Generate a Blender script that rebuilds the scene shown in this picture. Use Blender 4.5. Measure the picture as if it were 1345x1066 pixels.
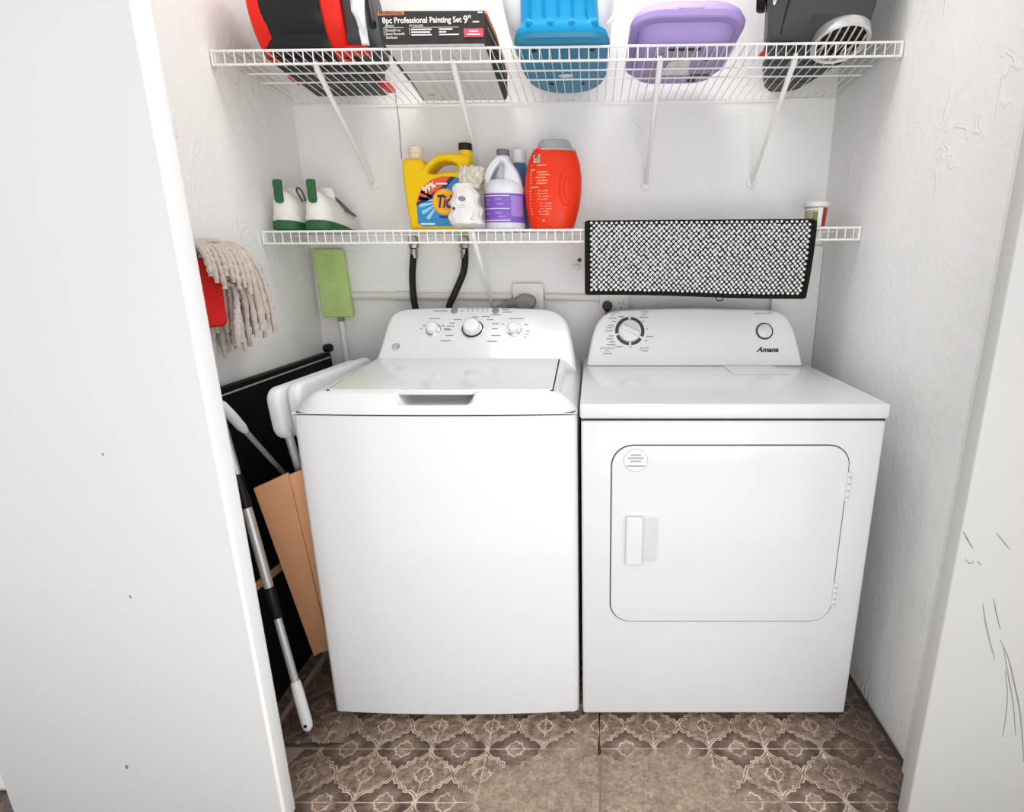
import bpy, bmesh, math, random
from mathutils import Vector, Matrix

# ------------------------------------------------------------------ reset
for o in list(bpy.data.objects):
    bpy.data.objects.remove(o, do_unlink=True)
SC = bpy.context.scene
COL = SC.collection
RND = random.Random(7)

# ------------------------------------------------------------------ camera
CAM_H = 1.2417
cam = bpy.data.cameras.new('camera')
cam.sensor_fit = 'HORIZONTAL'
cam.sensor_width = 36.0
cam.lens = 711.0 / 1345.0 * 36.0
cam.shift_x = -(778.0 - 672.5) / 1345.0
cam.clip_start = 0.02
cam_o = bpy.data.objects.new('camera', cam)
COL.objects.link(cam_o)
cam_o.location = (0, 0, CAM_H)
cam_o.rotation_euler = (math.radians(90 - 14.78), 0, 0)
SC.camera = cam_o

# ------------------------------------------------------------------ world, lamps, exposure
w = bpy.data.worlds.new('overcast daylight')
SC.world = w
w.use_nodes = True
bg = w.node_tree.nodes['Background']
bg.inputs['Color'].default_value = (0.97, 0.985, 1.0, 1)
bg.inputs['Strength'].default_value = 0.92


def area_lamp(name, loc, target, sx, sy, power, col=(1, 1, 1)):
    l = bpy.data.lights.new(name, 'AREA')
    l.shape = 'RECTANGLE'
    l.size, l.size_y = sx, sy
    l.energy = power
    l.color = col
    o = bpy.data.objects.new(name, l)
    COL.objects.link(o)
    o.location = loc
    d = Vector(target) - Vector(loc)
    o.rotation_euler = d.to_track_quat('-Z', 'Y').to_euler()
    return o


area_lamp('photo_softbox', (0.30, -0.80, 0.80), (-0.05, 2.0, 1.05), 1.2, 1.0, 20, (1.0, 0.985, 0.965))
area_lamp('closet_fill_light', (-0.1, 1.42, 2.42), (-0.1, 1.50, 0.0), 0.9, 0.35, 8.5, (1.0, 0.98, 0.95))  # added fill light, unseen, lifts the closet interior

SC.view_settings.view_transform = 'Standard'
SC.view_settings.look = 'None'
SC.view_settings.gamma = 1.0
SC.view_settings.use_curve_mapping = False
SC.view_settings.exposure = 0.22


# ================================================================== node helpers
class X:
    """a float socket with arithmetic"""
    nt = None

    def __init__(s, sock):
        s.s = sock

    @staticmethod
    def m(op, *a, clamp=False):
        n = X.nt.nodes.new('ShaderNodeMath')
        n.operation = op
        n.use_clamp = clamp
        for i, v in enumerate(a):
            if isinstance(v, X):
                X.nt.links.new(v.s, n.inputs[i])
            else:
                n.inputs[i].default_value = v
        return X(n.outputs[0])

    def __add__(s, o): return X.m('ADD', s, o)
    def __radd__(s, o): return X.m('ADD', o, s)
    def __sub__(s, o): return X.m('SUBTRACT', s, o)
    def __rsub__(s, o): return X.m('SUBTRACT', o, s)
    def __mul__(s, o): return X.m('MULTIPLY', s, o)
    def __rmul__(s, o): return X.m('MULTIPLY', o, s)
    def __truediv__(s, o): return X.m('DIVIDE', s, o)
    def abs(s): return X.m('ABSOLUTE', s)
    def frac(s): return X.m('FRACT', s)
    def max(s, o): return X.m('MAXIMUM', s, o)
    def min(s, o): return X.m('MINIMUM', s, o)
    def sqrt(s): return X.m('SQRT', s)
    def cos(s): return X.m('COSINE', s)


def smoothstep(x, a, b):
    n = X.nt.nodes.new('ShaderNodeMapRange')
    n.interpolation_type = 'SMOOTHSTEP'
    X.nt.links.new(x.s, n.inputs[0])
    n.inputs[1].default_value = a
    n.inputs[2].default_value = b
    n.inputs[3].default_value = 0
    n.inputs[4].default_value = 1
    return X(n.outputs[0])


def coords():
    return X.nt.nodes.new('ShaderNodeTexCoord').outputs['Object']


def noise(vec, scale, detail=4, rough=0.55, dist=0.0):
    n = X.nt.nodes.new('ShaderNodeTexNoise')
    X.nt.links.new(vec, n.inputs['Vector'])
    n.inputs['Scale'].default_value = scale
    n.inputs['Detail'].default_value = detail
    n.inputs['Roughness'].default_value = rough
    n.inputs['Distortion'].default_value = dist
    return X(n.outputs['Fac'])


def mixc(f, a, b):
    n = X.nt.nodes.new('ShaderNodeMix')
    n.data_type = 'RGBA'
    if isinstance(f, X):
        X.nt.links.new(f.s, n.inputs[0])
    else:
        n.inputs[0].default_value = f
    for i, v in ((6, a), (7, b)):
        if isinstance(v, tuple):
            n.inputs[i].default_value = (v[0], v[1], v[2], 1)
        else:
            X.nt.links.new(v, n.inputs[i])
    return n.outputs[2]


def ramp(x, stops, interp='LINEAR'):
    n = X.nt.nodes.new('ShaderNodeValToRGB')
    n.color_ramp.interpolation = interp
    X.nt.links.new(x.s, n.inputs[0])
    e = n.color_ramp.elements
    while len(e) < len(stops):
        e.new(0.5)
    for k, (p, v) in zip(e, stops):
        k.position = p
        k.color = (v, v, v, 1) if not isinstance(v, tuple) else (v[0], v[1], v[2], 1)
    return n.outputs[0]


def new_mat(name):
    m = bpy.data.materials.new(name)
    m.use_nodes = True
    X.nt = m.node_tree
    return m, m.node_tree.nodes['Principled BSDF']


def bump(b, height, strength=0.3, dist=0.01):
    n = X.nt.nodes.new('ShaderNodeBump')
    n.inputs['Strength'].default_value = strength
    n.inputs['Distance'].default_value = dist
    X.nt.links.new(height.s, n.inputs['Height'])
    X.nt.links.new(n.outputs[0], b.inputs['Normal'])


def pbr(name, col, rough=0.5, metal=0.0, var=0.06, scale=30.0, coat=0.0, bmp=0.0, bscale=120.0,
        trans=0.0, sss=0.0, alpha=1.0, spec=0.5):
    """plain colour with a little procedural unevenness"""
    m, b = new_mat(name)
    v = coords()
    n = noise(v, scale, 3)
    lo = tuple(max(0, c * (1 - var)) for c in col)
    hi = tuple(min(1, c * (1 + var)) for c in col)
    X.nt.links.new(mixc(n, lo, hi), b.inputs['Base Color'])
    b.inputs['Roughness'].default_value = rough
    b.inputs['Metallic'].default_value = metal
    b.inputs['Coat Weight'].default_value = coat
    b.inputs['Coat Roughness'].default_value = 0.08
    b.inputs['Transmission Weight'].default_value = trans
    b.inputs['Alpha'].default_value = alpha
    b.inputs['Specular IOR Level'].default_value = spec
    if sss:
        b.inputs['Subsurface Weight'].default_value = sss
        b.inputs['Subsurface Radius'].default_value = (0.02, 0.02, 0.02)
    if bmp:
        bump(b, noise(v, bscale, 4), bmp, 0.004)
    return m


def plaster(name, col, strength, dirt=0.0):
    m, b = new_mat(name)
    v = coords()
    n1 = noise(v, 6, 3, 0.5, 0.3)
    n2 = noise(v, 55, 3, 0.55)
    mp = X.nt.nodes.new('ShaderNodeMapping')
    mp.inputs['Rotation'].default_value = (0.5, 0.4, 0.6)
    mp.inputs['Scale'].default_value = (1.2, 4.0, 2.4)
    X.nt.links.new(v, mp.inputs[0])
    n3 = noise(mp.outputs[0], 3.0, 2, 0.5, 0.8)
    patch = smoothstep(noise(v, 3.5, 2), 0.52, 0.66)
    ridge = smoothstep((n3 - 0.5).abs(), 0.0, 0.035)
    h = n1 * 0.5 + n2 * 0.22 + (1 - ridge) * patch * 0.16
    bump(b, h, strength, 0.012)
    c = mixc(n1, tuple(x * 0.96 for x in col), col)
    spots = smoothstep(noise(v, 23, 2, 0.5), 0.76, 0.80)
    c = mixc(spots * dirt, c, (0.30, 0.29, 0.27))
    X.nt.links.new(c, b.inputs['Base Color'])
    b.inputs['Roughness'].default_value = 0.6
    b.inputs['Specular IOR Level'].default_value = 0.3
    return m


def tile_material():
    m, b = new_mat('stamped brown tile')
    v = coords()
    sep = X.nt.nodes.new('ShaderNodeSeparateXYZ')
    X.nt.links.new(v, sep.inputs[0])
    x, y = X(sep.outputs[0]), X(sep.outputs[1])
    wob = noise(v, 12, 2) - 0.5
    P = 0.147
    gx = (x - 0.017 + wob * 0.004) / P + 40.0
    gy = (y - 1.153 + wob * 0.004) / P + 40.0
    # offset to the nearest node of the pattern
    nx = ((gx + 0.5).frac() - 0.5).abs()
    ny = ((gy + 0.5).frac() - 0.5).abs()
    # dark medallion centred half way between two nodes
    a = 0.5 - nx
    bb = ny
    s = a - bb + 0.5
    zig = X(ramp(s, [(0.0, 0.5), (0.10, 0.72), (0.22, 0.86), (0.30, 0.42), (0.40, 0.80), (0.50, 0.36),
                     (0.58, 0.66), (0.68, 0.10), (0.80, 0.0), (0.92, 0.14), (1.0, 0.5)]))
    c = a + bb - 0.5 + (zig - 0.5) * 0.17
    def line(d, wd):
        return 1 - smoothstep(d.abs(), wd * 0.55, wd)
    curves = line(c - 0.03, 0.016).max(line(c + 0.035, 0.022))
    # rosettes
    def rosette(px, py, rad):
        r = (px * px + py * py).sqrt()
        # cos(4 theta) from px,py:  1 - 8 px^2 py^2 / r^4
        r2 = px * px + py * py + 0.0005
        c4 = 1 - 8.0 * (px * px) * (py * py) / (r2 * r2)
        c8 = 2.0 * c4 * c4 - 1
        return line(r - (rad + 0.006 * c4 + 0.014 * c8), 0.018), r
    r1, rr1 = rosette(a, bb, 0.145)
    b2 = 0.5 - ny
    r2_, rr2 = rosette(nx, b2, 0.135)
    grid = line(ny, 0.012).max(line(nx, 0.011))
    node = 1 - smoothstep((nx * nx + ny * ny).sqrt(), 0.03, 0.07)
    ink = curves.max(r1).max(r2_).max(grid).max(node * 0.8)
    inside = 1 - smoothstep(c, -0.06, 0.0)
    n1 = noise(v, 7, 5, 0.65)
    n2 = noise(v, 45, 5, 0.7)
    n3 = noise(v, 160, 3, 0.6)
    # where the print has worn off
    ex = (x - 0.06) / 0.40
    ey = (y - 0.93) / 0.24
    wr = (ex * ex + ey * ey).sqrt() + (n1 - 0.5) * 1.3 + (n2 - 0.5) * 1.1
    worn = 1 - smoothstep(wr, 0.82, 1.12)
    ink = ink * (1 - worn) * smoothstep(n2 + n1 * 0.5, 0.50, 0.78)
    n2 = smoothstep(n2, 0.34, 0.66)
    dark = mixc(n2, (0.045, 0.025, 0.017), (0.155, 0.098, 0.07))
    light = mixc(n2, (0.14, 0.09, 0.063), (0.42, 0.30, 0.225))
    edge = smoothstep(rr1, 0.10, 0.36)
    med = mixc(edge, mixc(n2, (0.17, 0.11, 0.08), (0.40, 0.29, 0.225)), dark)
    base = mixc(inside, light, med)
    n4 = smoothstep(noise(v, 95, 4, 0.75), 0.30, 0.70)
    bare = mixc(n2 * 0.4 + n4 * 0.6, (0.20, 0.138, 0.098), (0.50, 0.375, 0.285))
    base = mixc(worn, base, bare)
    base = mixc(ink * 0.92, base, (0.76, 0.60, 0.49))
    grime = smoothstep((x + 0.03).abs() + (n1 - 0.5) * 0.35, 0.50, 0.78)
    base = mixc(grime * 0.72, base, (0.07, 0.045, 0.033))
    blot = smoothstep(n1 * 0.5 + noise(v, 16, 4) * 0.6, 0.60, 0.74)
    base = mixc(blot * 0.7, base, (0.13, 0.085, 0.06))
    mott = smoothstep(noise(v, 15, 5, 0.7), 0.42, 0.68)
    base = mixc(mott * 0.38, base, (0.10, 0.066, 0.046))
    specks = smoothstep(noise(v, 75, 3, 0.6), 0.64, 0.70)
    base = mixc(specks * 0.55, base, (0.09, 0.06, 0.043))
    chips = smoothstep(noise(v, 34, 2, 0.4), 0.75, 0.775)
    base = mixc(chips * 0.7, base, (0.72, 0.64, 0.57))
    X.nt.links.new(base, b.inputs['Base Color'])
    b.inputs['Roughness'].default_value = 0.55
    bump(b, n2 * 0.4 + n3 * 0.3 + n4 * 0.25 + ink * 0.12 - worn * 0.15, 0.5, 0.006)
    return m


def tray_material():
    m, b = new_mat('ribbed pale plastic')
    v = coords()
    wv = X.nt.nodes.new('ShaderNodeTexWave')
    X.nt.links.new(v, wv.inputs['Vector'])
    wv.inputs['Scale'].default_value = 9
    wv.inputs['Distortion'].default_value = 0.6
    X.nt.links.new(mixc(X(wv.outputs['Fac']), (0.70, 0.71, 0.72), (0.78, 0.79, 0.80)), b.inputs['Base Color'])
    b.inputs['Roughness'].default_value = 0.45
    return m


def green_pad_material():
    m, b = new_mat('lime microfibre')
    v = coords()
    n = noise(v, 60, 3)
    X.nt.links.new(mixc(n, (0.40, 0.56, 0.18), (0.50, 0.66, 0.25)), b.inputs['Base Color'])
    b.inputs['Roughness'].default_value = 0.85
    bump(b, noise(v, 260, 2), 0.4, 0.003)
    return m


def fabric_material(name, c0, c1):
    m, b = new_mat(name)
    v = coords()
    X.nt.links.new(mixc(noise(v, 110, 3), c0, c1), b.inputs['Base Color'])
    b.inputs['Roughness'].default_value = 0.95
    b.inputs['Specular IOR Level'].default_value = 0.15
    bump(b, noise(v, 420, 2), 0.5, 0.002)
    return m


M = {}
M['wall'] = plaster('white painted plaster', (0.875, 0.86, 0.845), 0.75, 0.2)
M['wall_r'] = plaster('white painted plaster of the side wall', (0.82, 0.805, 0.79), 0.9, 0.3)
M['ceiling'] = plaster('white ceiling paint', (0.88, 0.87, 0.86), 0.2)
M['door'] = pbr('white door paint', (0.62, 0.62, 0.62), 0.42, var=0.015, scale=4, bmp=0.05, bscale=60)
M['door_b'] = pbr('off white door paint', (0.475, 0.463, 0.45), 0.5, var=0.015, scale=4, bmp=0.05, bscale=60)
M['trim'] = pbr('white trim paint', (0.87, 0.87, 0.865), 0.4, var=0.015, scale=6, bmp=0.06, bscale=50)
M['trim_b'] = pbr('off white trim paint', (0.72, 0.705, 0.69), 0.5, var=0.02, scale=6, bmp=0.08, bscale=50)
M['tile'] = tile_material()
M['subfloor'] = pbr('old mortar bed', (0.085, 0.062, 0.05), 0.9, var=0.5, scale=40, bmp=0.6, bscale=90)
M['grout'] = pbr('grey brown grout', (0.30, 0.235, 0.19), 0.85, var=0.2, scale=50, bmp=0.4)
M['bare'] = pbr('bare broken tile bed', (0.22, 0.17, 0.135), 0.9, var=0.3, scale=40, bmp=0.5)
M['bounce'] = pbr('pale bounce slab', (0.76, 0.75, 0.73), 0.8, var=0.08, scale=8, bmp=0.3)
M['enamel'] = pbr('white appliance enamel', (0.76, 0.765, 0.77), 0.22, var=0.01, scale=3, coat=0.35)
M['enamel_d'] = pbr('dryer white enamel', (0.69, 0.695, 0.70), 0.2, var=0.01, scale=3, coat=0.35)
M['enamel_lid'] = pbr('washer lid enamel', (0.74, 0.745, 0.75), 0.16, var=0.01, scale=3, coat=0.4)
M['pocket'] = pbr('dryer handle pocket in shade', (0.60, 0.605, 0.61), 0.3, var=0.01)  # darker colour paints the shade of a deep pocket on a flat plate
M['console_lift'] = pbr('white console plastic lifted for shade', (0.86, 0.865, 0.87), 0.35, var=0.01)  # colour brightened to offset the shade the mat puts on the console
M['plastic_w'] = pbr('white plastic', (0.80, 0.80, 0.80), 0.35, var=0.02)
M['gap'] = pbr('black gap shade', (0.02, 0.02, 0.02), 0.8, var=0.1)  # black plates put shade into the panel gaps; also on the knob pointer
M['chrome'] = pbr('brushed chrome', (0.72, 0.73, 0.74), 0.22, 1.0, var=0.08)
M['steel'] = pbr('brushed steel tube', (0.66, 0.665, 0.67), 0.38, 0.55, var=0.1, scale=80)
M['black'] = pbr('black plastic', (0.010, 0.010, 0.011), 0.4, var=0.2, spec=0.25)
M['ink'] = pbr('dark print', (0.05, 0.05, 0.055), 0.6, var=0.05)
M['ink_g'] = pbr('grey print', (0.30, 0.30, 0.31), 0.6, var=0.05)
M['wire'] = pbr('white vinyl coated wire', (0.86, 0.85, 0.83), 0.35, var=0.03)
M['rubber'] = pbr('black hose rubber', (0.014, 0.013, 0.012), 0.5, var=0.3, bmp=0.2, spec=0.2)
M['brass'] = pbr('tarnished metal valve', (0.36, 0.35, 0.33), 0.45, 0.9, var=0.3, scale=90)
M['red'] = pbr('bright red plastic', (0.78, 0.02, 0.01), 0.4, var=0.08, spec=0.25)
M['red_fab'] = fabric_material('red mop holder', (0.50, 0.012, 0.012), (0.66, 0.03, 0.025))
M['dk'] = pbr('black scuffed plastic', (0.014, 0.015, 0.017), 0.42, var=0.5, scale=18, spec=0.25)
M['charcoal'] = pbr('charcoal plastic', (0.06, 0.062, 0.067), 0.45, var=0.12, spec=0.25)
M['box'] = pbr('dark grey printed card', (0.045, 0.039, 0.036), 0.6, var=0.08, spec=0.2)
M['orange'] = pbr('orange print', (0.78, 0.25, 0.12), 0.55, var=0.05)
M['pinkred'] = pbr('crimson print', (0.72, 0.06, 0.11), 0.55, var=0.05)
M['paper'] = pbr('white print', (0.86, 0.85, 0.83), 0.6, var=0.02)
M['tray'] = tray_material()
M['blue'] = pbr('bright blue plastic', (0.002, 0.26, 0.53), 0.4, var=0.06, spec=0.25)
M['blue_b'] = pbr('mid blue plastic base', (0.015, 0.24, 0.42), 0.45, var=0.08)
M['purple'] = pbr('lavender plastic', (0.40, 0.30, 0.62), 0.45, var=0.05, spec=0.25)
M['purple_d'] = pbr('lavender plastic base', (0.36, 0.30, 0.50), 0.5, var=0.1)
M['yellow'] = pbr('yellow plastic', (0.86, 0.55, 0.003), 0.4, var=0.05, spec=0.2)
M['beige'] = pbr('beige cap plastic', (0.80, 0.66, 0.52), 0.5, var=0.08)
M['lab_blue'] = pbr('label blue', (0.02, 0.25, 0.55), 0.45, var=0.15, scale=60)
M['lab_cyan'] = pbr('label light blue', (0.30, 0.60, 0.85), 0.45, var=0.15, scale=60)
M['lab_red'] = pbr('label red', (0.75, 0.09, 0.03), 0.45, var=0.08)
M['lab_org'] = pbr('label orange', (0.95, 0.33, 0.01), 0.45, var=0.05)
M['lab_navy'] = pbr('label navy', (0.01, 0.012, 0.10), 0.45, var=0.05)
M['jug'] = pbr('cloudy white jug plastic', (0.76, 0.77, 0.83), 0.35, var=0.04, sss=0.1)
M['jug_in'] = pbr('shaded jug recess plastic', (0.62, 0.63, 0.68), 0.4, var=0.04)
M['lab_purple'] = pbr('purple label', (0.22, 0.10, 0.52), 0.45, var=0.15, scale=70)
M['lab_lilac'] = pbr('lilac label panel', (0.36, 0.22, 0.66), 0.45, var=0.1, scale=70)
M['grey_cap'] = pbr('dark grey cap', (0.16, 0.155, 0.15), 0.5, var=0.1)
M['orange_red'] = pbr('orange red tub plastic', (0.80, 0.035, 0.004), 0.4, var=0.06, spec=0.25)
M['pale_org'] = pbr('pale orange print', (0.93, 0.36, 0.22), 0.5, var=0.15, scale=200)
M['grey_lid'] = pbr('grey tub lid', (0.40, 0.40, 0.40), 0.5, var=0.1)
M['teal'] = pbr('dark teal bottle', (0.03, 0.16, 0.30), 0.4, var=0.1)
M['bagp'] = pbr('crinkled white poly bag', (0.78, 0.76, 0.73), 0.3, var=0.12, scale=40, bmp=1.0, bscale=26)
M['bag_top'] = pbr('gathered clear bag neck', (0.60, 0.55, 0.45), 0.25, var=0.45, scale=70, bmp=0.8, bscale=60)
M['clear'] = pbr('clear crinkled plastic', (0.80, 0.84, 0.86), 0.15, var=0.1, bmp=0.8, bscale=40)
M['shoe_w'] = pbr('off white shoe leather', (0.80, 0.785, 0.75), 0.5, var=0.04, bmp=0.1)
M['sole_w'] = pbr('white foam midsole', (0.76, 0.755, 0.72), 0.6, var=0.05)
M['green_s'] = pbr('dark green rubber', (0.015, 0.105, 0.03), 0.6, var=0.25)
M['lace'] = fabric_material('grey shoelace', (0.08, 0.08, 0.07), (0.17, 0.17, 0.15))
M['towel_k'] = fabric_material('black towel weave', (0.006, 0.006, 0.006), (0.016, 0.016, 0.016))
M['bobble'] = fabric_material('pale chenille', (0.62, 0.62, 0.62), (0.86, 0.86, 0.86))
M['jar_b'] = pbr('tan jar label', (0.47, 0.42, 0.33), 0.5, var=0.15, scale=90)
M['jar_r'] = pbr('dark red jar label', (0.40, 0.02, 0.03), 0.5, var=0.25, scale=90)
M['yarn'] = fabric_material('cotton mop yarn', (0.44, 0.375, 0.33), (0.68, 0.61, 0.56))
M['lime'] = green_pad_material()
M['lime_dot'] = pbr('green pad perforation', (0.17, 0.26, 0.08), 0.9, var=0.1)
M['panel'] = pbr('matt black panel', (0.004, 0.004, 0.004), 0.6, var=0.2, spec=0.15)
M['alu'] = pbr('silver edge trim', (0.62, 0.61, 0.59), 0.35, 0.6, var=0.05)
M['wood'] = pbr('orange brown lath', (0.62, 0.33, 0.13), 0.6, var=0.2, scale=60)
M['card'] = pbr('brown cardboard', (0.74, 0.375, 0.195), 0.75, var=0.07, scale=14, bmp=0.1, bscale=50)
M['chair'] = pbr('white moulded chair plastic', (0.76, 0.765, 0.77), 0.4, var=0.03)
M['grip'] = pbr('white grip plastic', (0.83, 0.83, 0.82), 0.45, var=0.03)
M['plug'] = pbr('grey rubber plug', (0.24, 0.235, 0.225), 0.55, var=0.12)
M['scuff'] = pbr('dark scuff', (0.22, 0.215, 0.21), 0.8, var=0.4, scale=120)
M['plate'] = pbr('painted outlet plate', (0.74, 0.72, 0.69), 0.5, var=0.04)


# ================================================================== mesh helpers
def empty(name, loc, label=None, cat=None, group=None, kind=None):
    o = bpy.data.objects.new(name, None)
    o.empty_display_size = 0.05
    COL.objects.link(o)
    o.location = loc
    tag(o, label, cat, group, kind)
    return o


def tag(o, label=None, cat=None, group=None, kind=None):
    if label: o['label'] = label
    if cat: o['category'] = cat
    if group: o['group'] = group
    if kind: o['kind'] = kind
    return o


def put(name, me, mat, parent=None, sharp=35):
    me.materials.clear()
    me.materials.append(M[mat] if isinstance(mat, str) else mat)
    if sharp:
        for p in me.polygons:
            p.use_smooth = True
        me.set_sharp_from_angle(angle=math.radians(sharp))
    o = bpy.data.objects.new(name, me)
    COL.objects.link(o)
    if parent:
        o.parent = parent
        if parent.type == 'EMPTY':
            o.matrix_parent_inverse = Matrix.LocRotScale(parent.location, parent.rotation_euler, None).inverted()
    return o


def mesh(vf, name='m'):
    me = bpy.data.meshes.new(name)
    me.from_pydata([tuple(v) for v in vf[0]], [], vf[1])
    bm = bmesh.new()
    bm.from_mesh(me)
    bmesh.ops.recalc_face_normals(bm, faces=bm.faces)
    bm.to_mesh(me)
    bm.free()
    me.update()
    return me


def mk(name, vf, mat, parent=None, sharp=35):
    return put(name, mesh(vf, name), mat, parent, sharp)


def join(*vfs):
    V, F = [], []
    for v, f in vfs:
        k = len(V)
        V += [tuple(p) for p in v]
        F += [tuple(i + k for i in q) for q in f]
    return V, F


def box(x0, x1, y0, y1, z0, z1):
    V = [(x, y, z) for z in (z0, z1) for y in (y0, y1) for x in (x0, x1)]
    F = [(0, 2, 3, 1), (4, 5, 7, 6), (0, 1, 5, 4), (2, 6, 7, 3), (0, 4, 6, 2), (1, 3, 7, 5)]
    return V, F


def bbox(name, x0, x1, y0, y1, z0, z1, mat, parent=None, bev=0.004, seg=2):
    me = mesh(box(x0, x1, y0, y1, z0, z1), name)
    if bev:
        bm = bmesh.new()
        bm.from_mesh(me)
        bmesh.ops.bevel(bm, geom=bm.edges[:], offset=bev, segments=seg, affect='EDGES', profile=0.5)
        bm.to_mesh(me)
        bm.free()
    return put(name, me, mat, parent)


def tube(pts, r, n=8, cap=True):
    pts = [Vector(p) for p in pts]
    N = len(pts)
    rs = r if isinstance(r, (list, tuple)) else [r] * N
    V, F = [], []
    up = None
    for i, p in enumerate(pts):
        t = (pts[min(i + 1, N - 1)] - pts[max(i - 1, 0)]).normalized()
        if up is None:
            up = t.orthogonal().normalized()
        else:
            up = (up - t * up.dot(t))
            up = up.normalized() if up.length > 1e-6 else t.orthogonal().normalized()
        bn = t.cross(up)
        for k in range(n):
            a = 2 * math.pi * k / n
            V.append(p + (up * math.cos(a) + bn * math.sin(a)) * rs[i])
    for i in range(N - 1):
        for k in range(n):
            F.append((i * n + k, i * n + (k + 1) % n, (i + 1) * n + (k + 1) % n, (i + 1) * n + k))
    if cap:
        F.append(tuple(range(n)))
        F.append(tuple((N - 1) * n + k for k in range(n)))
    return V, F


def loft(rings, cap=True):
    n = len(rings[0])
    V = [p for r in rings for p in r]
    F = []
    for i in range(len(rings) - 1):
        for k in range(n):
            F.append((i * n + k, i * n + (k + 1) % n, (i + 1) * n + (k + 1) % n, (i + 1) * n + k))
    if cap:
        F.append(tuple(range(n)))
        F.append(tuple((len(rings) - 1) * n + k for k in range(n)))
    return V, F


def sring(cx, cy, z, rx, ry, p=2.0, n=32, rot=0.0, ztilt=0.0):
    out = []
    for k in range(n):
        a = 2 * math.pi * k / n
        c, s = math.cos(a), math.sin(a)
        x = rx * math.copysign(abs(c) ** (2 / p), c)
        y = ry * math.copysign(abs(s) ** (2 / p), s)
        xr = x * math.cos(rot) - y * math.sin(rot)
        yr = x * math.sin(rot) + y * math.cos(rot)
        out.append((cx + xr, cy + yr, z + ztilt * xr))
    return out


def lathe(prof, origin, axis=(0, 0, 1), n=28):
    """prof: list of (radius, height) along axis"""
    ax = Vector(axis).normalized()
    u = ax.orthogonal().normalized()
    v = ax.cross(u)
    O = Vector(origin)
    rings = []
    for r, h in prof:
        r = max(r, 1e-5)
        rings.append([O + ax * h + (u * math.cos(2 * math.pi * k / n) + v * math.sin(2 * math.pi * k / n)) * r
                      for k in range(n)])
    return loft(rings)


def rrect(x0, y0, x1, y1, r, n=6):
    P = []
    for cx, cy, a0 in ((x1 - r, y1 - r, 0), (x0 + r, y1 - r, 90), (x0 + r, y0 + r, 180), (x1 - r, y0 + r, 270)):
        for k in range(n + 1):
            a = math.radians(a0 + 90 * k / n)
            P.append((cx + r * math.cos(a), cy + r * math.sin(a)))
    return P


def ell(cx, cy, rx, ry, n=28):
    return [(cx + rx * math.cos(2 * math.pi * k / n), cy + ry * math.sin(2 * math.pi * k / n)) for k in range(n)]


def smooth(pts, n=5, closed=True):
    """Catmull-Rom through the points"""
    N = len(pts)
    out = []
    rng = range(N) if closed else range(N - 1)
    for i in rng:
        if closed:
            p = [Vector(pts[(i + k) % N]) for k in (-1, 0, 1, 2)]
        else:
            p = [Vector(pts[min(max(i + k, 0), N - 1)]) for k in (-1, 0, 1, 2)]
        for j in range(n):
            t = j / n
            out.append(0.5 * ((2 * p[1]) + (-p[0] + p[2]) * t + (2 * p[0] - 5 * p[1] + 4 * p[2] - p[3]) * t * t
                              + (-p[0] + 3 * p[1] - 3 * p[2] + p[3]) * t ** 3))
    if not closed:
        out.append(Vector(pts[-1]))
    return [tuple(q) for q in out]


EX, EY, EZ = Vector((1, 0, 0)), Vector((0, 1, 0)), Vector((0, 0, 1))


def frame(origin, ux, uy):
    ux, uy = Vector(ux).normalized(), Vector(uy).normalized()
    n = ux.cross(uy)
    m = Matrix.Identity(4)
    for i, c in enumerate((ux, uy, n, Vector(origin))):
        for j in range(3):
            m[j][i] = c[j]
    return m


def plate_mesh(outlines, th, bev, fr, res=2):
    """closed 2D outlines (holes allowed) -> solid of thickness th behind the frame's plane, rounded edges"""
    cu = bpy.data.curves.new('tmp', 'CURVE')
    cu.dimensions = '2D'
    cu.fill_mode = 'BOTH'
    for ol in outlines:
        sp = cu.splines.new('POLY')
        sp.points.add(len(ol) - 1)
        for p, q in zip(sp.points, ol):
            p.co = (q[0], q[1], 0, 1)
        sp.use_cyclic_u = True
    cu.extrude = max(th / 2 - bev, 1e-5)
    cu.bevel_depth = bev
    cu.bevel_resolution = res
    cu.offset = -bev
    ob = bpy.data.objects.new('tmp', cu)
    me = bpy.data.meshes.new_from_object(ob)
    bpy.data.objects.remove(ob)
    bpy.data.curves.remove(cu)
    bm = bmesh.new()
    bm.from_mesh(me)
    bmesh.ops.remove_doubles(bm, verts=bm.verts, dist=1e-5)
    bmesh.ops.translate(bm, verts=bm.verts, vec=(0, 0, -th / 2))
    bmesh.ops.transform(bm, matrix=fr, verts=bm.verts)
    bmesh.ops.recalc_face_normals(bm, faces=bm.faces)
    bm.to_mesh(me)
    bm.free()
    return me


def plate(name, outlines, th, bev, fr, mat, parent=None, res=2, sharp=40):
    if isinstance(outlines[0][0], (int, float)):
        outlines = [outlines]
    return put(name, plate_mesh(outlines, th, bev, fr, res), mat, parent, sharp)


def lettering(s, size, fr, mat, parent, align='CENTER', shear=0.0, bold=0.0, spacing=1.0, name='lettering',
              th=0.0003, sx=1.0):
    cu = bpy.data.curves.new('tmp', 'FONT')
    cu.body = s
    cu.size = size
    cu.align_x = align
    cu.align_y = 'CENTER'
    cu.shear = shear
    cu.offset = bold
    cu.space_character = spacing
    cu.extrude = th
    cu.resolution_u = 3
    ob = bpy.data.objects.new('tmp', cu)
    me = bpy.data.meshes.new_from_object(ob)
    bpy.data.objects.remove(ob)
    bpy.data.curves.remove(cu)
    me.transform(fr @ Matrix.Diagonal((sx, 1, 1, 1)))
    return put(name, me, mat, parent, None)


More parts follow.
